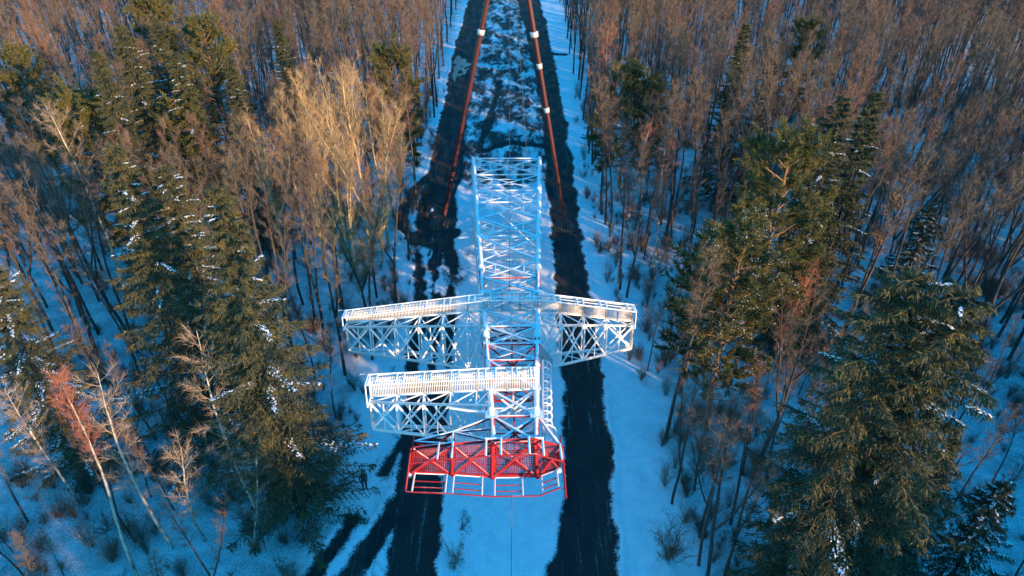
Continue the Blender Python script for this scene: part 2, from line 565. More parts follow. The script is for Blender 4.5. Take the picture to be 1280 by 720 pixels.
    fx, fy = xs, ys

    def height(x, y):
        a = np.clip(np.searchsorted(fx, x) - 1, 0, nx - 2)
        b = np.clip(np.searchsorted(fy, y) - 1, 0, ny - 2)
        return float(Z[b:b + 2, a:a + 2].mean())
    return height


ground_z = build_ground()

# frozen puddle in the far part of the left track
pc = np.array([gp(575, 84)])[0]
mb = MB()
pv = [(pc[0], pc[1], 0)]
for k in range(28):
    a = 2 * math.pi * k / 28
    rr_ = 1 + 0.22 * math.sin(3 * a + 1) + 0.12 * math.sin(7 * a)
    pv.append((pc[0] + math.cos(a) * 1.7 * rr_, pc[1] + math.sin(a) * 7.5 * rr_, 0))
zmax = max(ground_z(p_[0], p_[1]) for p_ in pv)
pv = [(a, b, zmax - 0.12) for a, b, c in pv]
mb.add(pv, [[0, k + 1, (k + 1) % 28 + 1] for k in range(28)])
o = link('frozen_puddle', mb.mesh('frozen_puddle', M['ice']))
o['kind'] = 'structure'

# ------------------------------------------------------------------ the lattice tower being raised
TB = np.array([-0.641, 73.31, 3.674])      # middle of the base on the tower's axis
EA = np.array([0.0165, -0.98793, 0.15401])
EX = np.array([0.99986, 0.0167, 0.0])
EN = np.array([-0.00257, 0.15399, 0.98807])
TL, WB, WT = 48.36, 7.718, 2.29
T0 = np.array([-0.641, 73.31, 0.0])


def tw(u):
    return WB + (WT - WB) * u / TL


def T(x, u, n):                            # tower coordinates to the tower object's local space
    return TB + EX * x + EA * u + EN * n - T0


# unit beams that every member shares; the object's own matrix gives length and section
def unit_box():
    me = {}
    def get(mat):
        if mat not in me:
            mb = MB()
            v = np.array([(x, y, z) for z in (0, 1) for y in (-.5, .5) for x in (-.5, .5)])
            mb.add(v, [[0, 2, 3, 1], [4, 5, 7, 6], [0, 1, 5, 4], [2, 6, 7, 3], [0, 4, 6, 2], [1, 3, 7, 5]])
            me[mat] = mb.mesh('beam_' + mat, M[mat])
        return me[mat]
    return get


def unit_angle():
    me = {}
    def get(mat):
        if mat not in me:
            mb = MB()
            t = 0.22
            prof = [(-.5, -.5), (.5, -.5), (.5, -.5 + t), (-.5 + t, -.5 + t), (-.5 + t, .5), (-.5, .5)]
            v = [(x, -y, z) for z in (0, 1) for x, y in prof]
            mb.add(v, [[k, (k + 1) % 6, (k + 1) % 6 + 6, k + 6] for k in range(6)])
            mb.f.append(np.array([[0, 1, 2], [0, 2, 3], [0, 3, 4], [0, 4, 5], [6, 8, 7], [6, 9, 8], [6, 10, 9], [6, 11, 10]]))
            me[mat] = mb.mesh('angle_' + mat, M[mat])
        return me[mat]
    return get


def unit_tube():
    me = {}
    def get(mat):
        if mat not in me:
            mb = MB()
            tube(mb, [(0, 0, 0), (0, 0, 1)], 0.5, 12)
            me[mat] = mb.mesh('tube_' + mat, M[mat], False)
        return me[mat]
    return get


BOX, ANGLE, ROUND = unit_box(), unit_angle(), unit_tube()


def beam(name, p0, p1, w, mat, parent, up=None, kind=BOX, h=None):
    p0, p1 = np.asarray(p0, float), np.asarray(p1, float)
    d = p1 - p0
    L = np.linalg.norm(d)
    d = d / L
    up = EN if up is None else np.asarray(up, float)
    y = up - d * (up @ d)
    if np.linalg.norm(y) < 1e-3:
        y = np.cross(d, (1, 0, 0))
    y /= np.linalg.norm(y)
    x = np.cross(y, d)
    h = w if h is None else h
    o = bpy.data.objects.new(name, kind(mat))
    COL.objects.link(o)
    o.parent = parent
    m = Matrix(((x[0] * w, y[0] * h, d[0] * L, p0[0]), (x[1] * w, y[1] * h, d[1] * L, p0[1]), (x[2] * w, y[2] * h, d[2] * L, p0[2]), (0, 0, 0, 1)))
    o.matrix_local = m
    return o


tower = empty('lattice_tower', tuple(T0))
tag(tower, 'red and white lattice power pylon lying raised at a slant over the clearing', 'pylon')


def paint(u, face=0):
    if face and (37.8 < u < 41.2 or u > 46.0 or (28.0 < u < 33.0 and face == 2)): return 'red'
    if 28.0 < u < 34.0: return 'red_rime'
    if 37.8 < u < 41.2: return 'red_rime'
    if u > 46.0: return 'red_rime'
    return 'white'


# four main legs, each an angle section in painted lengths
CORN = [(-1, 1), (1, 1), (1, -1), (-1, -1)]
cuts = [0, 10.4, 21.8, 28.0, 34.0, 37.8, 41.2, 46.0, TL]
for sx, sn in CORN:
    for a, b in zip(cuts[:-1], cuts[1:]):
        sz = 0.46 - 0.17 * (a / TL)
        m_ = paint((a + b) / 2)
        beam('leg', T(sx * tw(a) / 2, a, sn * tw(a) / 2), T(sx * tw(b) / 2, b, sn * tw(b) / 2), sz, m_, tower, up=EN * sn, kind=ROUND)
        if b < TL:                          # splice collar
            beam('splice_plate', T(sx * tw(b - .35) / 2, b - .35, sn * tw(b - .35) / 2), T(sx * tw(b + .35) / 2, b + .35, sn * tw(b + .35) / 2), sz + 0.12, m_, tower, up=EN * sn, kind=ROUND)
LEV = [0.0, 5.6, 10.39, 13.62, 17.6, 21.83, 26.4, 29.49, 31.92, 34.5, 36.6, 38.85, 40.7, 43.78, 46.22, TL]


def face_pt(face, u, s):
    """s in -1..1 across the face; 0 top, 1 right, 2 bottom, 3 left"""
    h = tw(u) / 2
    return {0: T(s * h, u, h), 2: T(s * h, u, -h), 1: T(h, u, s * h), 3: T(-h, u, s * h)}[face]


FUP = {0: EN, 1: EX, 2: EN, 3: EX}
for face in range(4):
    for a, b in zip(LEV[:-1], LEV[1:]):
        m_ = paint((a + b) / 2, face)
        wd = 0.21 if a < 30 else 0.15
        off = 0.05 if face in (0, 1) else -0.05
        o_ = FUP[face] * off
        beam('diagonal_brace', face_pt(face, a, -1) + o_, face_pt(face, b, 1) + o_, wd, m_, tower, FUP[face], h=0.06)
        beam('diagonal_brace', face_pt(face, a, 1) - o_, face_pt(face, b, -1) - o_, wd, m_, tower, FUP[face], h=0.06)
        if b - a > 2.8:                     # stub braces either side of each cross
            for s in (-1, 1):
                q1, q2 = a + (b - a) * 0.25, a + (b - a) * 0.75
                beam('stub_brace', face_pt(face, q1, s * 0.5), face_pt(face, q2, s * 0.5), 0.09, m_, tower, FUP[face], h=0.05)
                if face in (0, 2):
                    beam('stub_brace', face_pt(face, (a + b) / 2, s), face_pt(face, q1, s * 0.5), 0.08, m_, tower, FUP[face], h=0.05)
                    beam('stub_brace', face_pt(face, (a + b) / 2, s), face_pt(face, q2, s * 0.5), 0.08, m_, tower, FUP[face], h=0.05)
    for u in LEV:
        if u in (17.6, 26.4): continue
        beam('horizontal_brace', face_pt(face, u, -1), face_pt(face, u, 1), 0.14 if u > 1 else 0.24, paint(u, face), tower, FUP[face], h=0.12)
# close rungs across the lower legs
for k in range(12):
    u = 0.9 + k * 1.55
    if min(abs(u - q) for q in LEV) < 0.3: continue
    beam('cross_rung', face_pt(2, u, -1), face_pt(2, u, 1), 0.08, 'white', tower, EN, h=0.06)
    if k < 7:
        beam('cross_rung', face_pt(0, u, -1), face_pt(0, u, 1), 0.07, 'white', tower, EN, h=0.05)
# inner diaphragms that one sees looking down the shaft
for u in (10.39, 21.83, 34.5, 36.6, 38.85, 40.7, 43.78, 46.22):
    h = tw(u) / 2
    m_ = paint(u)
    beam('diaphragm_brace', T(-h, u, h), T(h, u, -h), 0.11, m_, tower, EA, h=0.05)
    beam('diaphragm_brace', T(h, u + .07, h), T(-h, u + .07, -h), 0.11, m_, tower, EA, h=0.05)
    if u > 30:
        beam('diaphragm_brace', T(0, u - .07, h), T(0, u - .07, -h), 0.09, m_, tower, EA, h=0.05)
        beam('diaphragm_brace', T(-h, u - .07, 0), T(h, u - .07, 0), 0.09, m_, tower, EA, h=0.05)
# rimed gusset plates at the big joints
for u, sz in ((31.92, 0.5), (34.5, 0.5), (38.85, .45), (43.78, 0.5), (46.22, 0.72)):
    for sx in (-1, 1):
        h = tw(u) / 2
        beam('gusset_plate', T(sx * h, u - sz / 2, h + 0.13), T(sx * h, u + sz / 2, h + 0.13), sz, 'white', tower, EN, h=0.04)

# base: hinge shoes on concrete blocks
for sx in (-1, 1):
    p = TB + EX * sx * WB / 2 - EN * WB / 2
    gz = ground_z(p[0], p[1])
    mb = MB()
    v = np.array([(x, y, z) for z in (-0.6, 0.22) for y in (-.8, .8) for x in (-.8, .8)]) * np.array([1, 1, 1])
    v[4:, :2] *= 0.86
    mb.add(v, [[0, 2, 3, 1], [4, 5, 7, 6], [0, 1, 5, 4], [2, 6, 7, 3], [0, 4, 6, 2], [1, 3, 7, 5]])
    o = link('footing_block', mb.mesh('footing_block', M['concrete']), None, (p[0], p[1] + 0.05, p[2] - 0.42))
    tag(o, 'concrete footing block under the %s foot of the pylon' % ('left' if sx < 0 else 'right'), 'footing', 'pylon footings')


def lerp(a, b, t):
    return a + (b - a) * t


def grating(name, quad, mat, parent, nb, bar=0.045, along=0, rim=0.09):
    """deck panel: rim and parallel bars between four corner points (local)"""
    q = [np.asarray(p, float) for p in quad]
    mb = MB()
    nrm = np.cross(q[1] - q[0], q[3] - q[0])
    nrm /= np.linalg.norm(nrm)

    def bar_(a, b, w, h):
        d = (b - a) / np.linalg.norm(b - a)
        s = np.cross(d, nrm)
        v = [p + s * i * w / 2 + nrm * k * h / 2 for p in (a, b) for k in (-1, 1) for i in (-1, 1)]
        mb.add(v, [[0, 2, 3, 1], [4, 5, 7, 6], [0, 1, 5, 4], [2, 6, 7, 3], [0, 4, 6, 2], [1, 3, 7, 5]])
    for k in range(4):
        bar_(q[k], q[(k + 1) % 4], rim, 0.07)
    for k in range(1, nb):
        t = k / nb
        if along == 0:
            bar_(lerp(q[0], q[1], t), lerp(q[3], q[2], t), bar, 0.04)
        else:
            bar_(lerp(q[0], q[3], t), lerp(q[1], q[2], t), bar, 0.04)
    for t in (0.33, 0.66):
        if along == 0:
            bar_(lerp(q[0], q[3], t), lerp(q[1], q[2], t), 0.03, 0.03)
        else:
            bar_(lerp(q[0], q[1], t), lerp(q[3], q[2], t), 0.03, 0.03)
    return link(name, mb.mesh(name, M[mat]), parent)


def crossarm(sgn, u1, xs, n_up, n_lo, deck_up, rise, label, rail=1.15, along=0):
    """wedge-shaped arm. xs: panel points from root to tip (|x|); n_up/n_lo/deck_up: (root, tip) heights across the shaft"""
    L = len(xs) - 1
    tt = [(x - xs[0]) / (xs[-1] - xs[0]) for x in xs]
    A = [T(sgn * x, u1, lerp(*n_up, t)) for x, t in zip(xs, tt)]
    B = [T(sgn * x, u1, lerp(*n_lo, t)) for x, t in zip(xs, tt)]
    Dk = [T(sgn * x, u1, lerp(*deck_up, t)) for x, t in zip(xs, tt)]
    h_ = lambda t: lerp(rise, 0.45, t)
    A2 = [T(sgn * x, u1 + h_(t), lerp(n_up[0] - 0.1, n_up[1] - 0.15, t)) for x, t in zip(xs, tt)]
    B2 = [T(sgn * x, u1 + h_(t), lerp(n_lo[0] + 0.1, n_lo[1] + 0.05, t)) for x, t in zip(xs, tt)]
    # the four chords in one mesh: the arm itself
    mb = MB()
    for P, r in ((A, 0.10), (B, 0.10), (A2, 0.085), (B2, 0.10)):
        tube(mb, [P[0], P[-1]], r, 8)
    for P, Q in ((A, B), (A2, B2)):
        tube(mb, [P[-1], Q[-1]], 0.08, 4)
    arm = link('crossarm', mb.mesh('crossarm', M['white']), tower)
    arm['label'] = label
    for k in range(L + 1):
        if k: beam('strut', A[k], B[k], 0.10, 'white', arm, EA, h=0.06)
        beam('strut', A2[k], B2[k], 0.11, 'white', arm, EA, h=0.06)
        beam('strut', A[k], A2[k], 0.08, 'white', arm, EN, h=0.06)
        beam('strut', B[k], B2[k], 0.09, 'white', arm, EN, h=0.06)
        beam('deck_bracket', A[k], Dk[k], 0.11, 'white', arm, EA, h=0.08)
    for k in range(L):
        for P, Q, w in ((A, B, .09), (A2, B2, .12)):
            beam('diagonal_brace', P[k], Q[k + 1], w, 'white', arm, EA, h=0.05)
            beam('diagonal_brace', Q[k] + EA * 0.06, P[k + 1] + EA * 0.06, w, 'white', arm, EA, h=0.05)
        for P, Q in ((A, A2), (B, B2)):
            beam('side_brace', P[k], Q[k + 1], 0.08, 'white', arm, EN, h=0.05)
        mid = (A2[k] + A2[k + 1]) / 2
        mid2 = (B2[k] + B2[k + 1]) / 2
        beam('half_strut', mid, mid2, 0.07, 'white', arm, EA, h=0.05)
    # walkway deck: one grating per panel, and its guard rail
    for k in range(L):
        q = [lerp(A[k], Dk[k], 0.02) + EA * 0.06, lerp(A[k + 1], Dk[k + 1], 0.02) + EA * 0.06, Dk[k + 1] + EA * 0.06, Dk[k] + EA * 0.06]
        ln = abs(xs[k + 1] - xs[k])
        grating('deck_grating', q, 'galv' if along else 'white', arm, int(ln / 0.10) if along == 0 else 14, 0.045, along)
    up1 = EA * rail
    for k in range(L):
        for hh, w in ((1.0, 0.09), (0.55, 0.06)):
            beam('guard_rail', Dk[k] + up1 * hh, Dk[k + 1] + up1 * hh, w, 'white', arm, EN, kind=ROUND)
        beam('toe_board', Dk[k] + EA * 0.1, Dk[k + 1] + EA * 0.1, 0.16, 'white', arm, EA, h=0.05)
        d = (Dk[k] - Dk[k + 1]); d = d / np.linalg.norm(d)
        for sft in (0.12, 0.55):
            p = lerp(Dk[k + 1], Dk[k], sft / max(0.6, abs(xs[k + 1] - xs[k])))
            beam('rail_post', p, p + up1 * 1.03, 0.11, 'white', arm, EN, h=0.09)
    p = Dk[-1]
    beam('rail_post', p, p + up1 * 1.03, 0.11, 'white', arm, EN)
    beam('guard_rail', p + up1, A[-1] + up1, 0.08, 'white', arm, EN, kind=ROUND)
    beam('rail_post', A[-1], A[-1] + up1, 0.09, 'white', arm, EN)
    # outrigger pin at the tip
    beam('tip_pin', Dk[-1] + EX * sgn * -0.1, Dk[-1] + EX * sgn * 0.5, 0.09, 'galv', arm, EN, kind=ROUND)
    return arm, A, B, Dk


U1, U2 = 34.5, 43.78
arm_a = crossarm(-1, U1, [1.92, 3.1, 4.85, 6.55, 8.3, 10.1, 11.85], (1.94, 1.05), (-1.94, -1.1), (3.28, 2.05), 2.1,
                 'long white lattice crossarm with grated walkway on the left')
arm_b = crossarm(1, U1, [1.92, 3.55, 5.2, 6.85, 8.8], (1.94, 0.95), (-1.94, -1.15), (3.32, 2.28), 2.1,
                 'shorter white crossarm over the right-hand mud track', along=1)
arm_c = crossarm(-1, U2, [1.40, 2.2, 3.75, 5.35, 6.95, 8.55], (1.40, 1.06), (-1.45, -1.1), (2.95, 2.6), 1.5,
                 'second, shorter lattice crossarm on the left only')
# walkway across the shaft at both decks
for U_, h, du, m_ in ((U1, 1.94, 3.3, 'galv'), (U2, 1.40, 2.97, 'white')):
    for k in range(3):
        x0, x1 = lerp(-h, h, k / 3), lerp(-h, h, (k + 1) / 3)
        grating('deck_grating', [T(x0, U_ + .06, h + .05), T(x1, U_ + .06, h + .05), T(x1, U_ + .06, du), T(x0, U_ + .06, du)], m_, tower, 9, 0.05, 0)
    for hh in (1.15, 0.63):
        beam('guard_rail', T(-h, U_ + hh, du), T(h, U_ + hh, du), 0.08, 'white', tower, EN, kind=ROUND)
    for x in (-0.75 * h, -0.1, 0.2, h * 0.7, h * 0.85):
        beam('rail_post', T(x, U_, du), T(x, U_ + 1.18, du), 0.10, 'white', tower, EN)

# landing grating and caged ladder on the right-hand side of the shaft
grating('landing_grating', [T(1.65, 37.2, 1.1), T(2.75, 38.0, -0.1), T(2.75, 38.0, -0.95), T(1.65, 37.2, 0.1)], 'galv', tower, 12, 0.05, 0)
lad = None
LU0, LU1 = 38.6, 47.0
mb = MB()
lx = lambda u: tw(u) / 2 + 0.42
for s in (-0.22, 0.22):
    tube(mb, [T(lx(LU0) + 0.0, LU0, s), T(lx(LU1), LU1, s)], 0.07, 6)
lad = link('ladder', mb.mesh('ladder', M['white']), tower)
lad['label'] = 'caged climbing ladder on the right side of the shaft'
k = 0
u = LU0 + 0.2
while u < LU1:
    beam('rung', T(lx(u), u, -0.22), T(lx(u), u, 0.22), 0.04, 'white', lad, EX, kind=ROUND)
    u += 0.33
u = LU0 + 0.3
while u < LU1:
    r_ = 0.42 if u < 45.6 else 0.62
    mb = MB()
    tube(mb, [T(lx(u) + math.sin(a) * r_ * 1.25, u, -0.05 - math.cos(a) * r_) for a in np.linspace(0, math.pi, 11)], 0.055, 5)
    link('cage_hoop', mb.mesh('cage_hoop', M['white']), lad)
    u += 0.8
for a in (0.5, math.pi / 2, math.pi - 0.5):
    beam('cage_bar', T(lx(LU0) + math.sin(a) * 0.52, LU0 + .3, -0.05 - math.cos(a) * .42), T(lx(LU1) + math.sin(a) * 0.52, LU1 - .3, -0.05 - math.cos(a) * .42), 0.05, 'white', lad, EX)

# red head platform at the top of the shaft
U3 = TL
PUP = [(-5.5, 0.80), (-3.4, 1.03), (-1.22, 1.22), (1.05, 1.30), (2.45, 0.80)]
PLO = [(-5.8, -0.86), (-3.48, -1.02), (-1.27, -1.27), (1.26, -1.27), (2.42, -0.72)]
mb = MB()
up_p = [T(x, U3, n) for x, n in PUP]
lo_p = [T(x, U3, n) for x, n in PLO]
for P in (up_p, lo_p):
    for a, b in zip(P[:-1], P[1:]):
        tube(mb, [a, b], 0.085, 4)
for a, b in ((up_p[0], lo_p[0]), (up_p[-1], lo_p[-1])):
    tube(mb, [a, b], 0.11, 4)
head = link('head_platform', mb.mesh('head_platform', M['red']), tower)
head['label'] = 'red top platform with mesh floor and guard rails'
for k in range(4):
    grating('floor_mesh', [up_p[k], up_p[k + 1], lo_p[k + 1], lo_p[k]], 'red', head, 20, 0.04, 0)
    o = grating('floor_mesh', [p + EA * -0.05 for p in (up_p[k], up_p[k + 1], lo_p[k + 1], lo_p[k])], 'red_rime', head, 18, 0.035, 1)
    # under-floor cross
    beam('floor_brace', up_p[k] + EA * .1, lo_p[k + 1] + EA * .1, 0.13, 'red_rime', head, EA, h=0.08)
    beam('floor_brace', lo_p[k] + EA * .18, up_p[k + 1] + EA * .18, 0.13, 'red_rime', head, EA, h=0.08)
for k in (1, 2, 3):
    beam('floor_beam', up_p[k] + EA * .1, lo_p[k] + EA * .1, 0.20, 'red', head, EA, h=0.24)
# guard rail on the upper edge
RH = 1.25
rail_u = [p + EA * RH for p in up_p]
for a, b in zip(rail_u[:-1], rail_u[1:]):
    beam('guard_rail', a, b, 0.085, 'red', head, EN, kind=ROUND)
beam('guard_rail', rail_u[-1], rail_u[-1] + (rail_u[-1] - rail_u[-2]) * 0.12 + EA * 0.2, 0.085, 'red', head, EN, kind=ROUND)
for x, n in ((-4.1, 0.95), (-3.35, 1.03), (-1.55, 1.2), (-0.75, 1.25), (0.75, 1.3), (1.5, 1.15), (2.45, 0.8)):
    beam('rail_post', T(x, U3 - 0.1, n + 0.06), T(x, U3 + RH, n + 0.06), 0.12, 'white' if -2 < x < 2 else 'red_rime', head, EN)
for x0, x1, n in ((-1.55, -0.75, 1.28), (0.75, 1.5, 1.28)):
    beam('rail_bow', T(x0 - .06, U3 - 0.1, n), T(x1 + .06, U3 - 0.1, n), 0.12, 'white', head, EN)
# guard rail on the lower edge: framed gates, and end posts
RL = 1.55
rail_l = [p + EA * RL for p in lo_p]
for a, b in zip(rail_l[:-1], rail_l[1:]):
    beam('guard_rail', a, b, 0.08, 'red', head, EN, kind=ROUND)
spans = [(0, 0.12, 0.88), (1, 0.05, 0.76), (2, 0.06, 0.66), (3, 0.18, 0.9)]
for k, t0, t1 in spans:
    a0, a1 = lerp(lo_p[k], lo_p[k + 1], t0), lerp(lo_p[k], lo_p[k + 1], t1)
    for p in (a0, a1):
        beam('rail_post', p, p + EA * RL, 0.09, 'white', head, EN)
    for hh in (0.45, 0.75):
        beam('mid_rail', a0 + EA * RL * hh, a1 + EA * RL * hh, 0.06, 'red', head, EN, kind=ROUND)
    beam('mid_rail', a0 + EA * 0.08, a1 + EA * 0.08, 0.07, 'white', head, EN, kind=ROUND)
beam('end_post', up_p[0] + EX * -.12, lo_p[0] + EA * RL + EX * -.05, 0.16, 'red', head, EX, h=0.10)
beam('end_post', up_p[-1] + EX * .12, lo_p[-1] + EA * (RL + 0.8) + EX * .2, 0.16, 'red', head, EX, h=0.10)
# end panels and the deep braced left end
for side, p, q in ((-1, up_p[0], lo_p[0]), (1, up_p[-1], lo_p[-1])):
    mb = MB()
    a = [p + EX * side * 0.05, q + EX * side * 0.05, q + EX * side * 0.05 - EA * 1.1, p + EX * side * 0.05 - EA * 1.0]
    v = a + [c + EX * side * 0.06 for c in a]
    mb.add(v, [[0, 1, 2, 3], [7, 6, 5, 4], [0, 4, 5, 1], [1, 5, 6, 2], [2, 6, 7, 3], [3, 7, 4, 0]])
    link('end_panel', mb.mesh('end_panel', M['red']), head)
zig = [T(-5.5, U3 - 0.6, 0.75), T(-3.4, U3 - 1.1, 1.0), T(-tw(46.3) / 2, 46.3, tw(46.3) / 2)]
for a, b in zip(zig[:-1], zig[1:]):
    beam('stay_brace', a, b, 0.13, 'red_rime', head, EN)
beam('stay_brace', zig[1], up_p[1], 0.11, 'red_rime', head, EX)
beam('stay_brace', zig[1], up_p[2], 0.11, 'red_rime', head, EN)
beam('stay_brace', zig[1], T(-tw(47.3) / 2, 47.3, tw(47.3) / 2), 0.11, 'red_rime', head, EN)
beam('stay_brace', zig[0], up_p[1], 0.11, 'red_rime', head, EN)
zl = [T(-5.7, U3 - 0.6, -0.8), T(-3.4, U3 - 1.1, -0.95), T(-tw(46.3) / 2, 46.3, -tw(46.3) / 2)]
for a, b in zip(zl[:-1], zl[1:]):
    beam('stay_brace', a, b, 0.12, 'red', head, EN)
beam('stay_brace', zig[1], zl[1], 0.11, 'red', head, EA)
beam('stay_brace', zig[0], zl[1], 0.11, 'red', head, EA)
beam('stay_brace', zl[0], zig[1], 0.11, 'red', head, EA)
beam('stay_brace', T(tw(46.2) / 2 + .05, 46.2, tw(46.2) / 2), up_p[-1] + EA * -.05, 0.13, 'white', head, EN)
beam('stay_brace', T(tw(46.2) / 2 + .05, 46.2, -tw(46.2) / 2), lo_p[-1] + EA * -.05, 0.12, 'red', head, EN)
beam('stay_brace', T(-tw(46.0) / 2, 46.0, tw(46.0) / 2), T(-tw(46) / 2 - 2.4, 45.4, tw(46.0) / 2), 0.12, 'white', head, EN)
for x, q in ((-5.65, lo_p[0]), (2.40, lo_p[-1])):
    mb = MB()
    tube(mb, [q - EA * 0.12 + EN * -.05, q + EA * 0.02 + EN * -.05, q + EA * .2 + EN * -.05, q + EA * .28 + EN * -.05], [0.10, 0.16, 0.16, 0.06], 10)
    link('warning_lamp', mb.mesh('warning_lamp', M['white'], True), head)

# ------------------------------------------------------------------ A-frame lifting mast and cables
APEX = np.array([-0.2, 73.5, 33.2])
FOOT = {-1: at_z(553, 280), 1: at_z(707, 282)}
fm = np.array([(FOOT[-1][0] + FOOT[1][0]) / 2, FOOT[-1][1], 0.0])
mast = empty('lifting_mast', tuple(fm))
tag(mast, 'tall A-frame lifting mast of two dark red tubes beyond the pylon base', 'mast')
for s in (-1, 1):
    f0 = FOOT[s].copy()
    f0[2] = ground_z(f0[0], f0[1])
    p0, p1 = f0 - fm, APEX + np.array([0.35 * s, 0, 0]) - fm
    mb = MB()
    ts = np.linspace(0, 1, 14)
    tube(mb, [lerp(p0, p1, t) for t in ts], [0.18] + [0.26] * 12 + [0.18], 12)
    leg = link('mast_leg', mb.mesh('mast_leg', M['mast_red'], True), mast)
    for t, r in (((0.66, 0.42), (0.9, 0.4)) if s < 0 else ((0.42, 0.35), (0.56, 0.33), (0.655, 0.46), (0.9, 0.4))):
        c, d = lerp(p0, p1, t), (p1 - p0) / np.linalg.norm(p1 - p0)
        mb = MB()
        tube(mb, [c - d * .28, c - d * .26, c + d * .26, c + d * .28], [0.26, r * .9, r * .9, 0.26], 12)
        link('flange', mb.mesh('flange', M['galv']), leg)
    # timber mat under the foot
    root = empty('timber_mat', (f0[0], f0[1], f0[2]))
    tag(root, 'dark timber mat under the %s foot of the lifting mast' % ('left' if s < 0 else 'right'), 'timber mat', 'mast mats')
    for k in range(8):
        mb = MB()
        x0 = -1.5 + k * 0.38
        v = np.array([(x, y, z) for z in (-0.35, 0.06 + 0.015 * (k % 3)) for y in (-1.3 - .06 * (k % 2), 1.3 + .05 * (k % 3)) for x in (x0, x0 + 0.35)])
        mb.add(v, [[0, 2, 3, 1], [4, 5, 7, 6], [0, 1, 5, 4], [2, 6, 7, 3], [0, 4, 6, 2], [1, 3, 7, 5]])
        link('timber', mb.mesh('timber', M['timber']), root)
mb = MB()
tube(mb, [APEX - fm + np.array([-.75, 0, 0]), APEX - fm + np.array([.75, 0, 0])], 0.28, 10)
link('mast_head', mb.mesh('mast_head', M['galv']), mast)


def cable(label, p0, p1, sag, r):
    p0, p1 = np.asarray(p0, float), np.asarray(p1, float)
    mb = MB()
    ts = np.linspace(0, 1, 24)
    pts = [lerp(p0, p1, t) - np.array([0, 0, 4 * sag * t * (1 - t)]) - p0 for t in ts]
    tube(mb, pts, r, 6)
    o = link('cable', mb.mesh('cable', M['cable'], True), None, tuple(p0))
    tag(o, label, 'cable')
    return o


W_ = lambda x, u, n: T(x, u, n) + T0
cable('thin steel cable from the mast top down to the pylon base', W_(2.4, 0.0, WB / 2), APEX, 0.0, 0.035)
cable('thin hoist cable from the mast top to the long crossarm root', W_(-0.1, 33.9, tw(33.9) / 2 + 0.1), APEX, 0.3, 0.02)
gx, gy = gp(638, 735)
cable('thin dark guy rope running from the red platform toward the foreground', W_(-0.2, TL + 1.5, -1.2), (gx, gy - 8, ground_z(gx, gy - 8)), 0.3, 0.02)

# ------------------------------------------------------------------ person beside the left track
def person(px, py, label):
    x, y = gp(px, py)
    z = ground_z(x, y)
    J = {'pelvis': (0, 0, 0.95), 'waist': (0, 0, 1.12), 'chest': (0, 0.02, 1.34), 'neck': (0, 0.0, 1.5), 'head': (0, -0.02, 1.62), 'crown': (0, -0.01, 1.75),
         'hl': (-0.1, 0, 0.9), 'kl': (-0.12, -0.03, 0.5), 'al': (-0.13, 0.03, 0.09), 'tl': (-0.14, -0.15, 0.04),
         'hr': (0.1, 0, 0.9), 'kr': (0.12, -0.05, 0.5), 'ar': (0.12, 0.0, 0.09), 'tr': (0.13, -0.18, 0.04),
         'sl': (-0.2, 0, 1.42), 'el': (-0.27, 0.03, 1.14), 'wl': (-0.25, -0.08, 0.9), 'ql': (-0.24, -0.1, 0.8),
         'sr': (0.2, 0, 1.42), 'er': (0.27, 0.03, 1.14), 'wr': (0.22, -0.12, 0.92), 'qr': (0.2, -0.15, 0.83)}
    Rr = dict(pelvis=.16, waist=.16, chest=.19, neck=.075, head=.1, crown=.085, hl=.11, hr=.11, kl=.075, kr=.075, al=.06, ar=.06, tl=.05, tr=.05,
              sl=.085, sr=.085, el=.06, er=.06, wl=.045, wr=.045, ql=.04, qr=.04)
    ks = list(J)
    E = [('pelvis', 'waist'), ('waist', 'chest'), ('chest', 'neck'), ('neck', 'head'), ('head', 'crown'), ('pelvis', 'hl'), ('hl', 'kl'), ('kl', 'al'), ('al', 'tl'),
         ('pelvis', 'hr'), ('hr', 'kr'), ('kr', 'ar'), ('ar', 'tr'), ('chest', 'sl'), ('sl', 'el'), ('el', 'wl'), ('wl', 'ql'), ('chest', 'sr'), ('sr', 'er'), ('er', 'wr'), ('wr', 'qr')]
    me = bpy.data.meshes.new('person')
    me.from_pydata([J[k] for k in ks], [(ks.index(a), ks.index(b)) for a, b in E], [])
    me.materials.append(M['cloth'])
    o = link('person', me, None, (x, y, z))
    md = o.modifiers.new('skin', 'SKIN')
    sv = me.skin_vertices[0].data if me.skin_vertices else None
    if sv is None:
        import bmesh
        bm = bmesh.new(); bm.from_mesh(me)
        bm.verts.layers.skin.verify()
        bm.to_mesh(me); bm.free()
        sv = me.skin_vertices[0].data
    for i, k in enumerate(ks):
        sv[i].radius = (Rr[k], Rr[k])
        sv[i].use_root = (k == 'pelvis')
    o.modifiers.new('sub', 'SUBSURF').render_levels = 1
    o.rotation_euler = (0, 0, 0.5)
    tag(o, label, 'person')


person(456.5, 612, 'person in dark clothing standing in the snow left of the red platform')

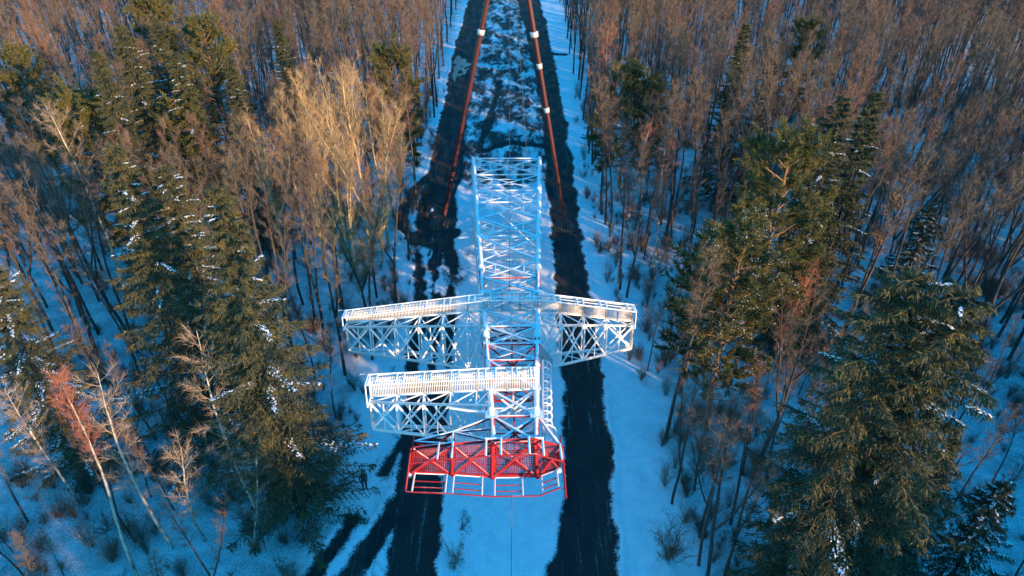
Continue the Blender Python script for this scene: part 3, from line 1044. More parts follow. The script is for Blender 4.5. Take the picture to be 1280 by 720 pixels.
# ------------------------------------------------------------------ trees: one builder for each kind
def bare_tree(seed, h, start, spread, asc, n1, forks=0, r0=0.14, twigs=9, tw_len=0.55, gnarl=0.05, top_only=False):
    rng = np.random.default_rng(seed)
    tb, cb = MB(), MB()
    nseg = 14
    s = np.linspace(0, 1, nseg)

    def path(p0, d0, L, wig):
        pts = [np.array(p0, float)]
        d = np.array(d0, float) / np.linalg.norm(d0)
        for k in range(nseg - 1):
            d = d + rng.normal(size=3) * wig + np.array([0, 0, 0.045])
            d /= np.linalg.norm(d)
            pts.append(pts[-1] + d * L / (nseg - 1))
        return np.array(pts)
    main = path((0, 0, -0.3), (rng.normal() * .03, rng.normal() * .03, 1), h + 0.3, gnarl)
    leaders = [(main, r0, start)]
    fs = []
    for k in range(forks):
        i = int(nseg * rng.uniform(0.28, 0.55))
        a = rng.uniform(0, 6.28)
        fp = path(main[i], (math.cos(a) * 0.45, math.sin(a) * 0.45, 1), (h - main[i][2]) * rng.uniform(0.8, 1.0), gnarl)
        leaders.append((fp, r0 * 0.62 * (1 - i / nseg) + 0.03, 0.12))
    for P, r, st in leaders:
        tube(tb, P, r * (1 - s) ** 0.8 + 0.018, 7)
    for P, r, st in leaders:
        n = n1 if len(leaders) == 1 else int(n1 / len(leaders) * 1.25)
        for k in range(n):
            t = st + (0.985 - st) * ((k + rng.uniform(0, 1)) / n)
            f = t * (nseg - 1)
            i = min(int(f), nseg - 2)
            p = lerp(P[i], P[i + 1], f - i)
            tt = (t - st) / (1 - st)
            prof = (0.5 + 0.9 * tt) * (1 - tt) ** 0.55 * 1.35 if not top_only else (0.3 + tt) * (1 - tt) ** 0.45 * 1.5
            L = spread * max(0.18, prof) * rng.uniform(0.65, 1.15)
            a = k * 2.4 + rng.uniform(-0.5, 0.5)
            el = asc + rng.normal() * 0.14
            d = np.array([math.cos(a) * math.cos(el), math.sin(a) * math.cos(el), math.sin(el)])
            ss = np.linspace(0, 1, 5)[:, None]
            q = p + d * L * ss + np.array([0, 0, 1.0]) * (0.22 * L) * ss ** 2 + rng.normal(size=(5, 3)) * 0.04 * L * ss
            br = max(0.014, min(0.3 * r, 0.018 * L + 0.006))
            tube(cb, q, br * (1 - 0.8 * ss[:, 0]), 3, False)
            # secondaries
            m = int(4 + 5 * L / spread * 1.2)
            t2 = rng.uniform(0.18, 1.0, m)
            ii = np.minimum((t2 * 4).astype(int), 3)
            b0 = q[ii] + (q[ii + 1] - q[ii]) * (t2 * 4 - ii)[:, None]
            dd = d + rng.normal(size=(m, 3)) * 0.55 + np.array([0, 0, 0.3])
            dd /= np.linalg.norm(dd, axis=1)[:, None]
            l2 = L * rng.uniform(0.22, 0.5, m) * (1.1 - 0.5 * t2)
            b2 = b0 + dd * l2[:, None] + np.array([0, 0, 1.0]) * (0.12 * l2)[:, None]
            b1 = (b0 + b2) / 2 + rng.normal(size=(m, 3)) * 0.05 * l2[:, None] - np.array([0, 0, 1.0]) * (0.03 * l2)[:, None]
            ribbons(cb, b0, b1, b2, 0.024, rng)
            # twigs
            k3 = twigs
            t3 = rng.uniform(0.15, 1, (m, k3))
            c0 = (b0[:, None, :] + (b2 - b0)[:, None, :] * t3[..., None]).reshape(-1, 3)
            d3 = (dd[:, None, :] * 0.8 + rng.normal(size=(m, k3, 3)) * 0.55 + np.array([0, 0, 0.15])).reshape(-1, 3)
            slivers(cb, c0, d3, tw_len * rng.uniform(0.45, 1.3, m * k3), 0.015, rng)
            # twigs straight from the limb
            k4 = 8
            t4 = rng.uniform(0.2, 1, k4)
            ii = np.minimum((t4 * 4).astype(int), 3)
            c0 = q[ii] + (q[ii + 1] - q[ii]) * (t4 * 4 - ii)[:, None]
            slivers(cb, c0, d + rng.normal(size=(k4, 3)) * 0.5 + np.array([0, 0, .2]), tw_len * rng.uniform(0.5, 1.4, k4), 0.018, rng)
    return tb, cb


def spruce(seed, h, rmax, low=0.06, snow=0.25, pw=0.72, dens=1.0):
    rng = np.random.default_rng(seed)
    lob = rng.uniform(0, 6.28, 3)
    tb, cb, sb = MB(), MB(), MB()
    s = np.linspace(0, 1, 12)
    tube(tb, np.stack([0 * s, 0 * s, s * (h + 0.3) - 0.3], 1), 0.21 * h / 24 * (1 - s) + 0.02, 8)
    z = h * low
    nb = []
    while z < h - 0.25:
        t = z / h
        step = lerp(0.74, 0.40, t)
        k = int(rng.integers(5, 8))
        a0 = rng.uniform(0, 6.28)
        for i in range(k):
            nb.append((z + rng.uniform(-.15, .15), a0 + i * 6.283 / k + rng.normal() * 0.2))
        z += step / dens
    for z, a in nb:
        t = min(max(z / h, 0), 1)
        lobe = 1 + 0.16 * math.sin(2 * a + lob[0] + 5 * t) + 0.14 * math.sin(3 * a + lob[1] - 9 * t) + 0.10 * math.sin(14 * t + lob[2])
        L = rmax * ((1 - t) ** pw) * rng.uniform(0.5, 1.2) * lobe + 0.12
        if t < 0.15: L *= 0.75 + t * 1.6
        dro = lerp(0.42, -0.35, t ** 0.8) * rng.uniform(0.8, 1.2)
        o2 = np.array([math.cos(a), math.sin(a), 0])
        side = np.array([-math.sin(a), math.cos(a), 0])
        ss = np.linspace(0, 1, 6)

        def pos(q, L=L, dro=dro, o2=o2, z=z):
            q = np.asarray(q)
            zz = z - dro * L * (1.35 * q - 0.75 * q ** 2)
            return o2[None, :] * (L * q)[:, None] + np.stack([0 * q, 0 * q, zz], 1)
        q = pos(ss)
        tube(cb, q, 0.03 * (1 - ss * 0.85) * (0.6 + L / rmax), 3, False)
        # branchlets, both sides, hanging a little
        m = int(7 + 5.0 * L)
        tq = np.sort(rng.uniform(0.12, 1.0, 2 * m))
        sg = np.where(np.arange(2 * m) % 2 == 0, 1.0, -1.0)
        p = pos(tq)
        bl = (0.27 * L * (1.12 - tq) + 0.15) * rng.uniform(0.7, 1.2, 2 * m)
        bd = o2[None, :] * 0.75 + side[None, :] * (sg * rng.uniform(0.5, 1.0, 2 * m))[:, None]
        bd[:, 2] = -0.28 - rng.uniform(0, 0.35, 2 * m)
        bd /= np.linalg.norm(bd, axis=1)[:, None]
        k = 5
        u = (np.arange(k)[None, :] + rng.uniform(0, 1, (2 * m, k))) / k
        c0 = (p[:, None, :] + bd[:, None, :] * (bl[:, None] * u * 0.9)[..., None]).reshape(-1, 3)
        dd = (bd[:, None, :] * 0.8 + rng.normal(size=(2 * m, k, 3)) * 0.38 + np.array([0, 0, -0.42])).reshape(-1, 3)
        slivers(cb, c0, dd, rng.uniform(0.14, 0.36, len(c0)), rng.uniform(0.05, 0.10, len(c0)), rng)
        # tip sprays
        c1 = np.repeat(pos(rng.uniform(0.75, 1.0, 8)), 1, axis=0)
        slivers(cb, c1, o2 + rng.normal(size=(8, 3)) * 0.35 + np.array([0, 0, -.1]), rng.uniform(.2, .4, 8), 0.08, rng)
        if rng.uniform() < snow and L > 0.5:
            kk = int(10 + 16 * L)
            tq = rng.uniform(0.25, 1.03, kk)
            lat = rng.normal(size=kk) * (0.05 * L * (1.15 - tq) + 0.03)
            cc = pos(tq) + side[None, :] * lat[:, None] + np.stack([0 * tq, 0 * tq, 0.05 - 0.3 * np.abs(lat)], 1)
            pads(sb, cc, rng.uniform(.05, .13, kk), rng, 0.2, a)
    # leader
    slivers(cb, np.tile([0, 0, h - 0.5], (24, 1)) + rng.normal(size=(24, 3)) * .05, rng.normal(size=(24, 3)) * .5 + np.array([0, 0, 1.0]), rng.uniform(.3, .6, 24), 0.06, rng)
    return tb, cb, sb


def pine(seed, h, low, rad, n1=44, snow=0.2, dead=10):
    rng = np.random.default_rng(seed)
    tb, cb, sb = MB(), MB(), MB()
    s = np.linspace(0, 1, 12)
    bend = rng.normal(size=2) * 0.4
    axis = lambda t: np.array([bend[0] * math.sin(t * 2.5), bend[1] * math.sin(t * 2.5), h * t])
    tube(tb, np.array([axis(t) for t in s]) - np.array([0, 0, 0.2]), 0.2 * h / 20 * (1 - s * 0.85), 8)
    for k in range(n1 + dead):
        isdead = k >= n1
        t = lerp(low, 0.99, (k + rng.uniform()) / n1) if not isdead else rng.uniform(low * 0.45, low * 1.2)
        tt = (t - low) / (1 - low)
        a = k * 2.4 + rng.normal() * 0.4
        L = rad * (0.55 + 0.75 * max(tt, 0)) * (max(1 - tt, 0.0) ** 0.5) * rng.uniform(0.6, 1.2) + 0.5 if not isdead else rad * rng.uniform(.3, .6)
        el = lerp(0.0, 0.85, max(tt, 0)) + rng.normal() * 0.15
        d = np.array([math.cos(a) * math.cos(el), math.sin(a) * math.cos(el), math.sin(el)])
        ss = np.linspace(0, 1, 5)[:, None]
        q = axis(t) + d * L * ss + np.array([0, 0, 1.0]) * 0.18 * L * ss ** 2 + rng.normal(size=(5, 3)) * 0.05 * L * ss
        tube(cb if isdead else tb, q, (0.012 + 0.017 * L) * (1 - 0.8 * ss[:, 0]) + .008, 4, False)
        if isdead: continue
        m = int(9 + 6 * L)
        t2 = rng.uniform(0.3, 1.0, m) ** 0.8
        ii = np.minimum((t2 * 4).astype(int), 3)
        b0 = q[ii] + (q[ii + 1] - q[ii]) * (t2 * 4 - ii)[:, None]
        dd = d + rng.normal(size=(m, 3)) * 0.6 + np.array([0, 0, 0.35])
        dd /= np.linalg.norm(dd, axis=1)[:, None]
        l2 = rng.uniform(0.3, 0.9, m)
        b2 = b0 + dd * l2[:, None]
        ribbons(cb, b0, (b0 + b2) / 2, b2, 0.03, rng)
        # needle tufts round each twig
        k3 = 62
        u = rng.uniform(0.2, 1.05, (m, k3))
        c0 = (b0[:, None, :] + (b2 - b0)[:, None, :] * u[..., None]).reshape(-1, 3)
        d3 = (dd[:, None, :] * 0.7 + rng.normal(size=(m, k3, 3)) * 0.6 + np.array([0, 0, 0.2])).reshape(-1, 3)
        slivers(cb, c0, d3, rng.uniform(0.14, 0.34, len(c0)), rng.uniform(0.028, 0.055, len(c0)), rng)
        sel = rng.uniform(size=m) < snow
        if sel.any():
            c = b2[sel]
            kk = 7
            cc = np.repeat(c, kk, 0) + rng.normal(size=(len(c) * kk, 3)) * np.array([.16, .16, .06]) + np.array([0, 0, .06])
            pads(sb, cc, rng.uniform(.025, .07, len(cc)), rng)
    return tb, cb, sb


def bush(seed, h, n, spread, nt=16):
    rng = np.random.default_rng(seed)
    cb = MB()
    for k in range(n):
        a = rng.uniform(0, 6.28)
        d = np.array([math.cos(a) * spread * rng.uniform(.1, 1), math.sin(a) * spread * rng.uniform(.1, 1), 1.0])
        L = h * rng.uniform(0.6, 1.1)
        d = d / np.linalg.norm(d)
        ss = np.linspace(0, 1, 5)[:, None]
        q = rng.normal(size=3) * np.array([.12, .12, 0]) + d * L * ss + rng.normal(size=(5, 3)) * .05 * L * ss
        q[0][2] = -0.05
        tube(cb, q, 0.018 * (1 - .8 * ss[:, 0]), 3, False)
        t = rng.uniform(.15, 1, nt)
        ii = np.minimum((t * 4).astype(int), 3)
        c0 = q[ii] + (q[ii + 1] - q[ii]) * (t * 4 - ii)[:, None]
        tip = slivers(cb, c0, d + rng.normal(size=(nt, 3)) * .55, L * rng.uniform(.15, .45, nt), 0.02, rng)
        for r_ in range(3):
            slivers(cb, lerp(c0, tip, rng.uniform(.3, .9, (nt, 1))), d + rng.normal(size=(nt, 3)) * .7, L * rng.uniform(.08, .25, nt), 0.014, rng)
    return cb


def proto(name, tb, cb, sb=None, bark='bark', crown='twig'):
    d = {'trunk': tb.mesh(name + '_trunk', M[bark], True) if tb else None, 'crown': cb.mesh(name + '_crown', M[crown])}
    if sb is not None and sb.n:
        d['snow_load'] = sb.mesh(name + '_snow', M['snow'])
    return d


def recol(p, bark=None, crown=None):
    q = {}
    for k, me in p.items():
        mt = {'trunk': bark, 'crown': crown}.get(k)
        if mt:
            me = me.copy()
            me.materials.clear()
            me.materials.append(M[mt])
        q[k] = me
    return q


def plant(name, pr, x, y, label, cat, group=None, rz=None, sc=1.0, lean=(0, 0), sz=None):
    z = ground_z(x, y) - 0.05
    r = empty(name, (x, y, z), 0, sc)
    if sz: r.scale = (sz, sz, sc)
    r.rotation_euler = (lean[0], lean[1], rnd.uniform(0, 6.28) if rz is None else rz)
    for part, me in pr.items():
        if me is not None:
            link(part, me, r)
    tag(r, label, cat, group)
    return r


rnd = random.Random(11)
BARE = [proto('bare%d' % i, *bare_tree(100 + i, h, st, sp, asc, n1, fk, r0, twg, tl, gn))
        for i, (h, st, sp, asc, n1, fk, r0, twg, tl, gn) in enumerate([
            (19.5, 0.60, 1.7, 0.85, 36, 0, 0.15, 9, 0.55, 0.03),
            (21.0, 0.64, 1.6, 0.95, 34, 1, 0.15, 9, 0.55, 0.035),
            (18.0, 0.58, 1.7, 0.8, 34, 0, 0.12, 9, 0.5, 0.04),
            (20.0, 0.56, 1.9, 0.9, 38, 2, 0.16, 9, 0.6, 0.035),
            (17.0, 0.55, 1.5, 0.85, 30, 0, 0.11, 9, 0.5, 0.035),
            (22.0, 0.66, 1.7, 0.95, 34, 1, 0.16, 9, 0.55, 0.03)])]
ASPEN = [recol(proto('aspen%d' % i, *bare_tree(200 + i, h, st, sp, asc, n1, fk, r0, 12, .6, .045)), 'aspen_bark', 'twig_gold')
         for i, (h, st, sp, asc, n1, fk, r0) in enumerate([(21, 0.22, 3.4, 1.02, 60, 2, .17), (19, 0.2, 2.9, 1.05, 54, 3, .15), (20, 0.28, 2.6, 1.1, 52, 1, .14)])]
BIRCH = [proto('birch%d' % i, *bare_tree(300 + i, h, st, sp, asc, n1, 0, r0, tg, .6, gn, True), bark='birch_bark', crown='twig_pale')
         for i, (h, st, sp, asc, n1, r0, tg, gn) in enumerate([(17, 0.28, 2.2, .6, 34, .12, 8, .05), (14, 0.3, 1.9, .6, 26, .10, 7, .06), (19, 0.3, 2.4, .7, 40, .13, 10, .05)])]
RED = [proto('russet%d' % i, *bare_tree(350 + i, h, .38, sp, .95, 46, 0, r0, 14, .55, .04, True), bark='birch_bark', crown='twig_red') for i, (h, sp, r0) in enumerate([(17, 2.1, .11), (19, 2.4, .12)])]
RED.append(proto('russet_small', *bare_tree(361, 16, .66, 1.5, 1.0, 30, 0, .11, 12, .45, .04, True), bark='birch_bark', crown='twig_red'))
SPR = [proto('spruce%d' % i, *spruce(400 + i, h, r, lo, sn, pw), bark='bark', crown='spruce')
       for i, (h, r, lo, sn, pw) in enumerate([(25, 5.0, .05, .13, .72), (24, 4.3, .07, .12, .75), (22, 4.6, .05, .5, .70), (14, 3.2, .03, .9, .75), (24, 4.7, .05, .10, .5)])]
PIN = [proto('pine%d' % i, *pine(500 + i, h, lo, r, n1, sn), bark='pine_bark', crown='pine')
       for i, (h, lo, r, n1, sn) in enumerate([(21, .30, 4.6, 84, .03), (18, .30, 4.3, 76, .25), (16, .22, 4.8, 80, .05)])]
WILLOW = [recol(proto('willow', *bare_tree(600, 13, .15, 3.0, .8, 60, 3, .13, 14, .5, .06)), 'bark', 'twig_olive')]
BUSH = [MB and {'crown': bush(700 + i, h, n, sp).mesh('bush%d' % i, M['twig'])} for i, (h, n, sp) in enumerate([(2.2, 22, .7), (1.6, 16, .9), (3.2, 18, .5)])]

taken = []


def free(x, y, r):
    for a, b, c in taken:
        if (x - a) ** 2 + (y - b) ** 2 < (r + c) ** 2: return False
    return True


def by_top(px, py, h):
    p = at_z(px, py, h)
    return p[0], p[1]


# conifers that stand out, placed from the pixel of their tip
CONIF = [
    # (kind, variant, tip px, tip py, height, radius to keep clear, name, label, group)
    ('s', 0, 148, 28, 25, 2.6, 'spruce_tree', 'tall dark spruce at the upper left with golden lit top', 'spruces of the left wood'),
    ('s', 1, 190, 18, 22, 2.0, 'spruce_tree', 'spruce just right of the tallest upper-left spruce', 'spruces of the left wood'),
    ('p', 1, 255, 35, 20, 2.2, 'pine_tree', 'snow-dusted pine between the upper-left spruces and the straw-coloured aspens', 'pines of the left wood'),
    ('s', 1, 345, 22, 20, 1.8, 'spruce_tree', 'lone small-looking spruce tip among brown bare trees, upper left', 'spruces of the left wood'),
    ('p', 2, 98, 132, 18, 2.0, 'pine_tree', 'golden-lit bushy pine left of the two mid-left spruces', 'pines of the left wood'),
    ('p', 0, 228, 130, 18, 2.0, 'pine_tree', 'olive pine behind the two mid-left spruces', 'pines of the left wood'),
    ('s', 0, 138, 178, 25, 2.6, 'spruce_tree', 'big spruce, left one of the mid-left pair, golden down its lit side', 'spruces of the left wood'),
    ('s', 2, 200, 205, 22, 2.2, 'spruce_tree', 'snow-laden spruce, right one of the mid-left pair', 'spruces of the left wood'),
    ('s', 0, 268, 228, 25.5, 2.8, 'spruce_tree', 'broad dark spruce nearest the left end of the crossarms', 'spruces of the left wood'),
    ('s', 1, 292, 385, 17, 2.0, 'spruce_tree', 'dark shaded spruce at the edge of the snow left of the second crossarm', 'spruces of the left wood'),
    ('s', 2, -40, 300, 20, 2.2, 'spruce_tree', 'snow-laden spruce cut by the left edge of the picture', 'spruces of the left wood'),
    ('s', 1, 118, 60, 24, 2.0, 'spruce_tree', 'dark spruce just left of and below the tallest upper-left spruce', 'spruces of the left wood'),
    ('s', 0, 215, 62, 23, 2.2, 'spruce_tree', 'spruce with pale lit boughs below the snow-dusted pine, upper left', 'spruces of the left wood'),
    ('s', 1, 285, 70, 21, 2.0, 'spruce_tree', 'dark spruce between the snow-dusted pine and the aspens', 'spruces of the left wood'),
    ('p', 1, 14, 70, 18, 2.2, 'pine_tree', 'snow-dusted pine at the left border, near the top corner', 'pines of the left wood'),
    ('p', 0, 1010, 30, 17, 1.8, 'pine_tree', 'olive pine near the top edge, right of the small dark spruce tips', 'pines of the right wood'),
    ('p', 2, 185, 10, 19, 2.0, 'pine_tree', 'olive pine touching the top edge, upper left', 'pines of the left wood'),
    ('p', 2, 486, 70, 17, 1.6, 'pine_tree', 'small golden pine at the left edge of the clearing, near the top', 'pines of the left wood'),
    ('p', 2, 788, 92, 15, 4.2, 'pine_tree', 'dark green round pine beside the right mud track, near the mast', 'pines of the right wood'),
    ('p', 0, 825, 110, 14, 3.0, 'pine_tree', 'snow-dusted pine just right of the dark round pine by the track', 'pines of the right wood'),
    ('p', 0, 985, 178, 22, 2.8, 'pine_tree', 'tall golden-green pine in the middle of the right wood', 'pines of the right wood'),
    ('p', 1, 940, 292, 18, 2.6, 'pine_tree', 'snow-speckled pine in front of the tall golden-green pine', 'pines of the right wood'),
    ('p', 1, 885, 300, 15, 1.6, 'pine_tree', 'narrow pine with a golden tip left of the snow-speckled pine', 'pines of the right wood'),
    ('s', 1, 1056, 118, 24, 2.2, 'spruce_tree', 'dark shaded spruce, left one of the pair in the right wood', 'spruces of the right wood'),
    ('s', 1, 1098, 112, 24, 2.2, 'spruce_tree', 'dark shaded spruce, right one of the pair in the right wood', 'spruces of the right wood'),
    ('s', 1, 934, 28, 22, 1.6, 'spruce_tree', 'small dark spruce tip near the top of the right wood', 'spruces of the right wood'),
    ('s', 1, 968, 70, 19, 1.6, 'spruce_tree', 'dark spruce tip just below the topmost one in the right wood', 'spruces of the right wood'),
    ('s', 3, 1168, 252, 13, 1.8, 'spruce_tree', 'frosted pale young spruce above the biggest right-hand conifer', 'spruces of the right wood'),
    ('s', 2, 1030, 250, 15, 1.8, 'spruce_tree', 'snow-laden young spruce right of the tall golden-green pine', 'spruces of the right wood'),
    ('s', 4, 1148, 335, 25, 2.8, 'spruce_tree', 'largest spruce at the lower right, left one of the twin tips', 'spruces of the right wood'),
    ('s', 4, 1212, 356, 24.5, 2.8, 'spruce_tree', 'largest spruce at the lower right, right one of the twin tips', 'spruces of the right wood'),
    ('s', 1, 1196, 545, 14, 2.0, 'spruce_tree', 'dark shaded spruce at the bottom, in front of the largest conifer', 'spruces of the right wood'),
    ('s', 3, 1262, 600, 12, 1.8, 'spruce_tree', 'dark young spruce in the bottom right corner', 'spruces of the right wood'),
]
for kd, vi, px, py, h, rr_, nm, lab, grp in CONIF:
    x, y = by_top(px, py, h)
    pr = (SPR if kd == 's' else PIN)[vi]
    h0 = [[25, 24, 22, 14, 24], [21, 18, 16]][kd == 'p'][vi]
    plant(nm, pr, x, y, lab, 'tree', grp, None, h / h0, sz=(1.4 * h / h0 if lab.startswith('dark green round') else None))
    taken.append((x, y, rr_ + 0.6))
    k_ = 3.4 / math.hypot(x, y)
    taken.append((x - x * k_, y - y * k_, rr_))

# bare trees that stand out, from their tips
SPECIAL = [
    ('aspen_tree', ASPEN, 0, 432, 92, 20.5, 'straw-coloured aspen, tallest by the left edge of the clearing'),
    ('aspen_tree', ASPEN, 1, 398, 108, 19, 'straw-coloured aspen left of the tallest one'),
    ('aspen_tree', ASPEN, 2, 345, 118, 19, 'straw-coloured aspen behind the broad dark spruce'),
    ('aspen_tree', ASPEN, 1, 318, 140, 18, 'straw-coloured aspen farthest from the clearing in its clump'),
    ('aspen_tree', ASPEN, 2, 455, 140, 17, 'straw-coloured aspen nearest the clearing in its clump'),
    ('aspen_tree', ASPEN, 1, 415, 70, 20, 'straw-coloured aspen behind the tallest one'),
    ('aspen_tree', ASPEN, 2, 385, 80, 20, 'straw-coloured aspen behind and left of the tallest one'),
    ('aspen_tree', ASPEN, 0, 462, 110, 18, 'straw-coloured aspen right beside the clearing, behind the nearest one'),
    ('aspen_tree', ASPEN, 0, 418, 165, 16, 'low straw-coloured aspen in front of the tallest one'),
    ('aspen_tree', ASPEN, 0, 372, 150, 17.5, 'straw-coloured aspen in front, middle of its clump'),
    ('willow_tree', WILLOW, 0, 440, 258, 12.5, 'olive-twigged willow just above the left tip of the long crossarm'),
    ('birch_tree', RED, 0, 765, 34, 19, 'russet birch above the dark round pine on the right'),
    ('birch_tree', RED, 1, 793, 160, 17, 'russet birch below the dark round pine on the right'),
    ('birch_tree', RED, 0, 838, 182, 15, 'shorter russet birch right of the one below the round pine'),
    ('birch_tree', RED, 1, 1000, 335, 13, 'russet birch against the tall golden-green pine'),
    ('birch_tree', RED, 2, 55, 505, 15.5, 'birch with a russet crown leaning over the lower left'),
    ('birch_tree', BIRCH, 0, 118, 475, 15, 'pale birch right of the russet-crowned one, lower left'),
    ('birch_tree', BIRCH, 2, 70, 135, 20, 'tall pale birch at the left, beside the golden-lit pine'),
    ('birch_tree', BIRCH, 1, 190, 515, 12, 'short pale birch in the middle of the lower left'),
    ('birch_tree', BIRCH, 0, 252, 420, 16.5, 'pale birch in front of the broad dark spruce'),
    ('birch_tree', BIRCH, 1, 272, 560, 10, 'pale broken birch stem nearest the tracks at the lower left'),
    ('birch_tree', BIRCH, 1, -8, 650, 12, 'pale birch cut off by the bottom left corner'),
    ('birch_tree', BIRCH, 2, 10, 470, 12, 'thin pale birch near the left border, lower half'),
]
HB = {id(p): h for p, h in zip(ASPEN, (21, 19, 20))}
HB.update({id(p): h for p, h in zip(BIRCH, (17, 14, 19))})
HB.update({id(p): h for p, h in zip(RED, (17, 19, 16))})
HB[id(WILLOW[0])] = 13
for nm, lst, vi, px, py, h, lab in SPECIAL:
    x, y = by_top(px, py, h)
    plant(nm, lst[vi], x, y, lab, 'tree', {'aspen_tree': 'aspens left of the clearing', 'birch_tree': 'birches', 'willow_tree': 'willow'}[nm], None, h / HB[id(lst[vi])])
    taken.append((x, y, 1.7))
    k_ = 3.0 / math.hypot(x, y)
    taken.append((x - x * k_, y - y * k_, 1.6))

# slender trees with visible feet along the right edge, from the pixel of the foot
for px, py, h, lab in [
        (832, 549, 18, 'thick dark trunk nearest the right mud track'), (840, 630, 13, 'thin dark stem just above the round shrub'),
        (868, 614, 12, 'forked thin stem right of the thick dark trunk'), (873, 708, 15, 'left one of two parallel thin stems at the bottom right'),
        (884, 722, 15, 'right one of two parallel thin stems at the bottom right'), (913, 655, 13, 'thin stem between the parallel pair and the straight dark trunk'),
        (905, 722, 14, 'leaning thin stem at the bottom edge, right of the parallel pair'), (959, 657, 15, 'straight dark trunk left of the largest conifer'),
        (948, 578, 17, 'dark trunk with twiggy foot behind the straight one'), (958, 590, 14, 'thin leaning stem beside the twiggy-footed trunk'),
        (775, 362, 18, 'slender tree at the right edge beyond the crossarm tip'), (783, 372, 17, 'second slender tree at the right edge beyond the crossarm tip'),
        (752, 268, 18, 'slender edge tree under the dark round pine')]:
    x, y = gp(px, py)
    k = rnd.randrange(len(BARE))
    plant('bare_tree', BARE[k], x, y, lab, 'tree', 'slender trees of the right edge', None, h / (19.5, 21, 18, 20, 17, 22)[k])
    taken.append((x, y, 0.5))

# the round shrub and other shrubs one can pick out
for px, py, vi, sc, lab in [(836, 700, 0, 1.5, 'round dark shrub on the snow by the right track'), (571, 705, 1, 0.9, 'low twiggy shrub between the tracks at the bottom'),
                            (975, 712, 0, 1.0, 'brown twiggy shrub at the bottom, left of the largest conifer'), (945, 610, 2, 0.9, 'twiggy shrub round the foot of a dark trunk'),
                            (130, 480, 2, 1.1, 'upright twiggy shrub left of the broad dark spruce')]:
    x, y = gp(px, py)
    plant('shrub', BUSH[vi], x, y, lab, 'shrub', 'shrubs', None, sc)
    taken.append((x, y, 0.6))

# ------------------------------------------------------------------ the rest of the wood
def edge_left(y):
    return np.interp(y, [15, 28, 40, 55, 75, 110, 160, 230], [-14.5, -14.0, -13.0, -11.2, -11.0, -12.5, -14.0, -14.5])


def edge_right(y):
    return np.interp(y, [15, 30, 45, 60, 80, 110, 160, 230], [12.5, 12.5, 11.5, 10.8, 10.6, 11.2, 12.0, 13.0])


cand = []
rg = random.Random(5)
cell = {}


def crowd(x, y, r):
    cx, cy = int(x // 3), int(y // 3)
    for i in (-1, 0, 1):
        for j in (-1, 0, 1):
            for a, b in cell.get((cx + i, cy + j), ()):
                if (a - x) ** 2 + (b - y) ** 2 < r * r: return True
    return False


def in_view(x, y):
    z = y * _cp + CAM_H * _sp
    px = 640 + FPX * x / z
    return y > 12 and -160 < px < 1440


for _ in range(70000):
    y = rg.uniform(-130, 225)
    x = rg.uniform(-165, 165)
    if edge_left(max(y, 15)) < x < edge_right(max(y, 15)): continue
    if not in_view(x, y) and not (x > 0 and x < 120 and y < 120): continue  # unseen trees on the sun side, kept to shade the clearing
    thin = 1.0
    # open patches: the lower left glade, the right foreground and a gap made for the sun beside the shaft
    if x < 0 and y < 42: thin = 0.95
    if x > 0 and y < 44 and x < 28: thin = 1.7
    if x > 0 and 44 <= y < 64 and x < 26: thin = 1.5  # thinned to let the low sun onto the shaft
    dens = fbm(np.array(x * 0.05), np.array(y * 0.05), 77, 3)
    r = (2.45 + 9.0 * max(0, -dens - 0.02)) * thin
    if crowd(x, y, r): continue
    if not free(x, y, 0.4): continue
    cell.setdefault((int(x // 3), int(y // 3)), []).append((x, y))
    cand.append((x, y))
cand.sort(key=lambda p: p[0] ** 2 + p[1] ** 2 if in_view(*p) else 1e9)
HN = (19.5, 21, 18, 20, 17, 22)


def zone(x, y):
    side = 'left' if x < 0 else 'right'
    e = (edge_left(y) - x) if x < 0 else (x - edge_right(y))
    dep = 'along the %s edge of the clearing' % side if e < 5 else ('inside the %s wood' % side if e < 25 else 'deep in the %s wood' % side)
    if y < 40: fr = 'in the foreground'
    elif y < 62: fr = 'level with the crossarms'
    elif y < 90: fr = 'level with the pylon base'
    else: fr = 'beyond the pylon base'
    return dep, fr


NIND = 285


def tall(x, y):
    return 18.0 + 9.0 * float(fbm(np.array(x * 0.07), np.array(y * 0.07), 55, 2)) + rnd.uniform(-1.8, 1.8)


LAND = [((148, 28), 'tallest upper-left spruce'), ((255, 35), 'snow-dusted upper-left pine'), ((345, 22), 'lone upper-left spruce tip'), ((98, 132), 'golden-lit left pine'),
        ((150, 178), 'golden-sided mid-left spruce'), ((268, 228), 'broad dark left spruce'), ((432, 92), 'tallest straw-coloured aspen'), ((440, 258), 'olive willow'),
        ((486, 70), 'small golden pine by the clearing'), ((788, 92), 'dark round pine by the track'), ((765, 34), 'upper russet birch'), ((793, 160), 'lower russet birch'),
        ((985, 178), 'tall golden-green pine'), ((940, 292), 'snow-speckled pine'), ((1056, 118), 'left one of the paired dark spruces'), ((1098, 112), 'right one of the paired dark spruces'),
        ((934, 28), 'topmost small dark spruce'), ((1168, 252), 'frosted young spruce'), ((1148, 335), 'largest lower-right conifer'), ((1262, 600), 'young spruce in the right corner'),
        ((836, 690), 'round dark shrub'), ((55, 505), 'russet-crowned leaning birch'), ((252, 420), 'pale birch before the broad spruce'), ((959, 560), 'straight dark trunk, lower right')]
ORD = ['nearest', 'second', 'third', 'fourth', 'fifth', 'sixth', 'seventh', 'eighth', 'ninth', 'tenth', 'eleventh', 'twelfth', 'thirteenth', 'fourteenth', 'fifteenth', 'sixteenth']
near = []
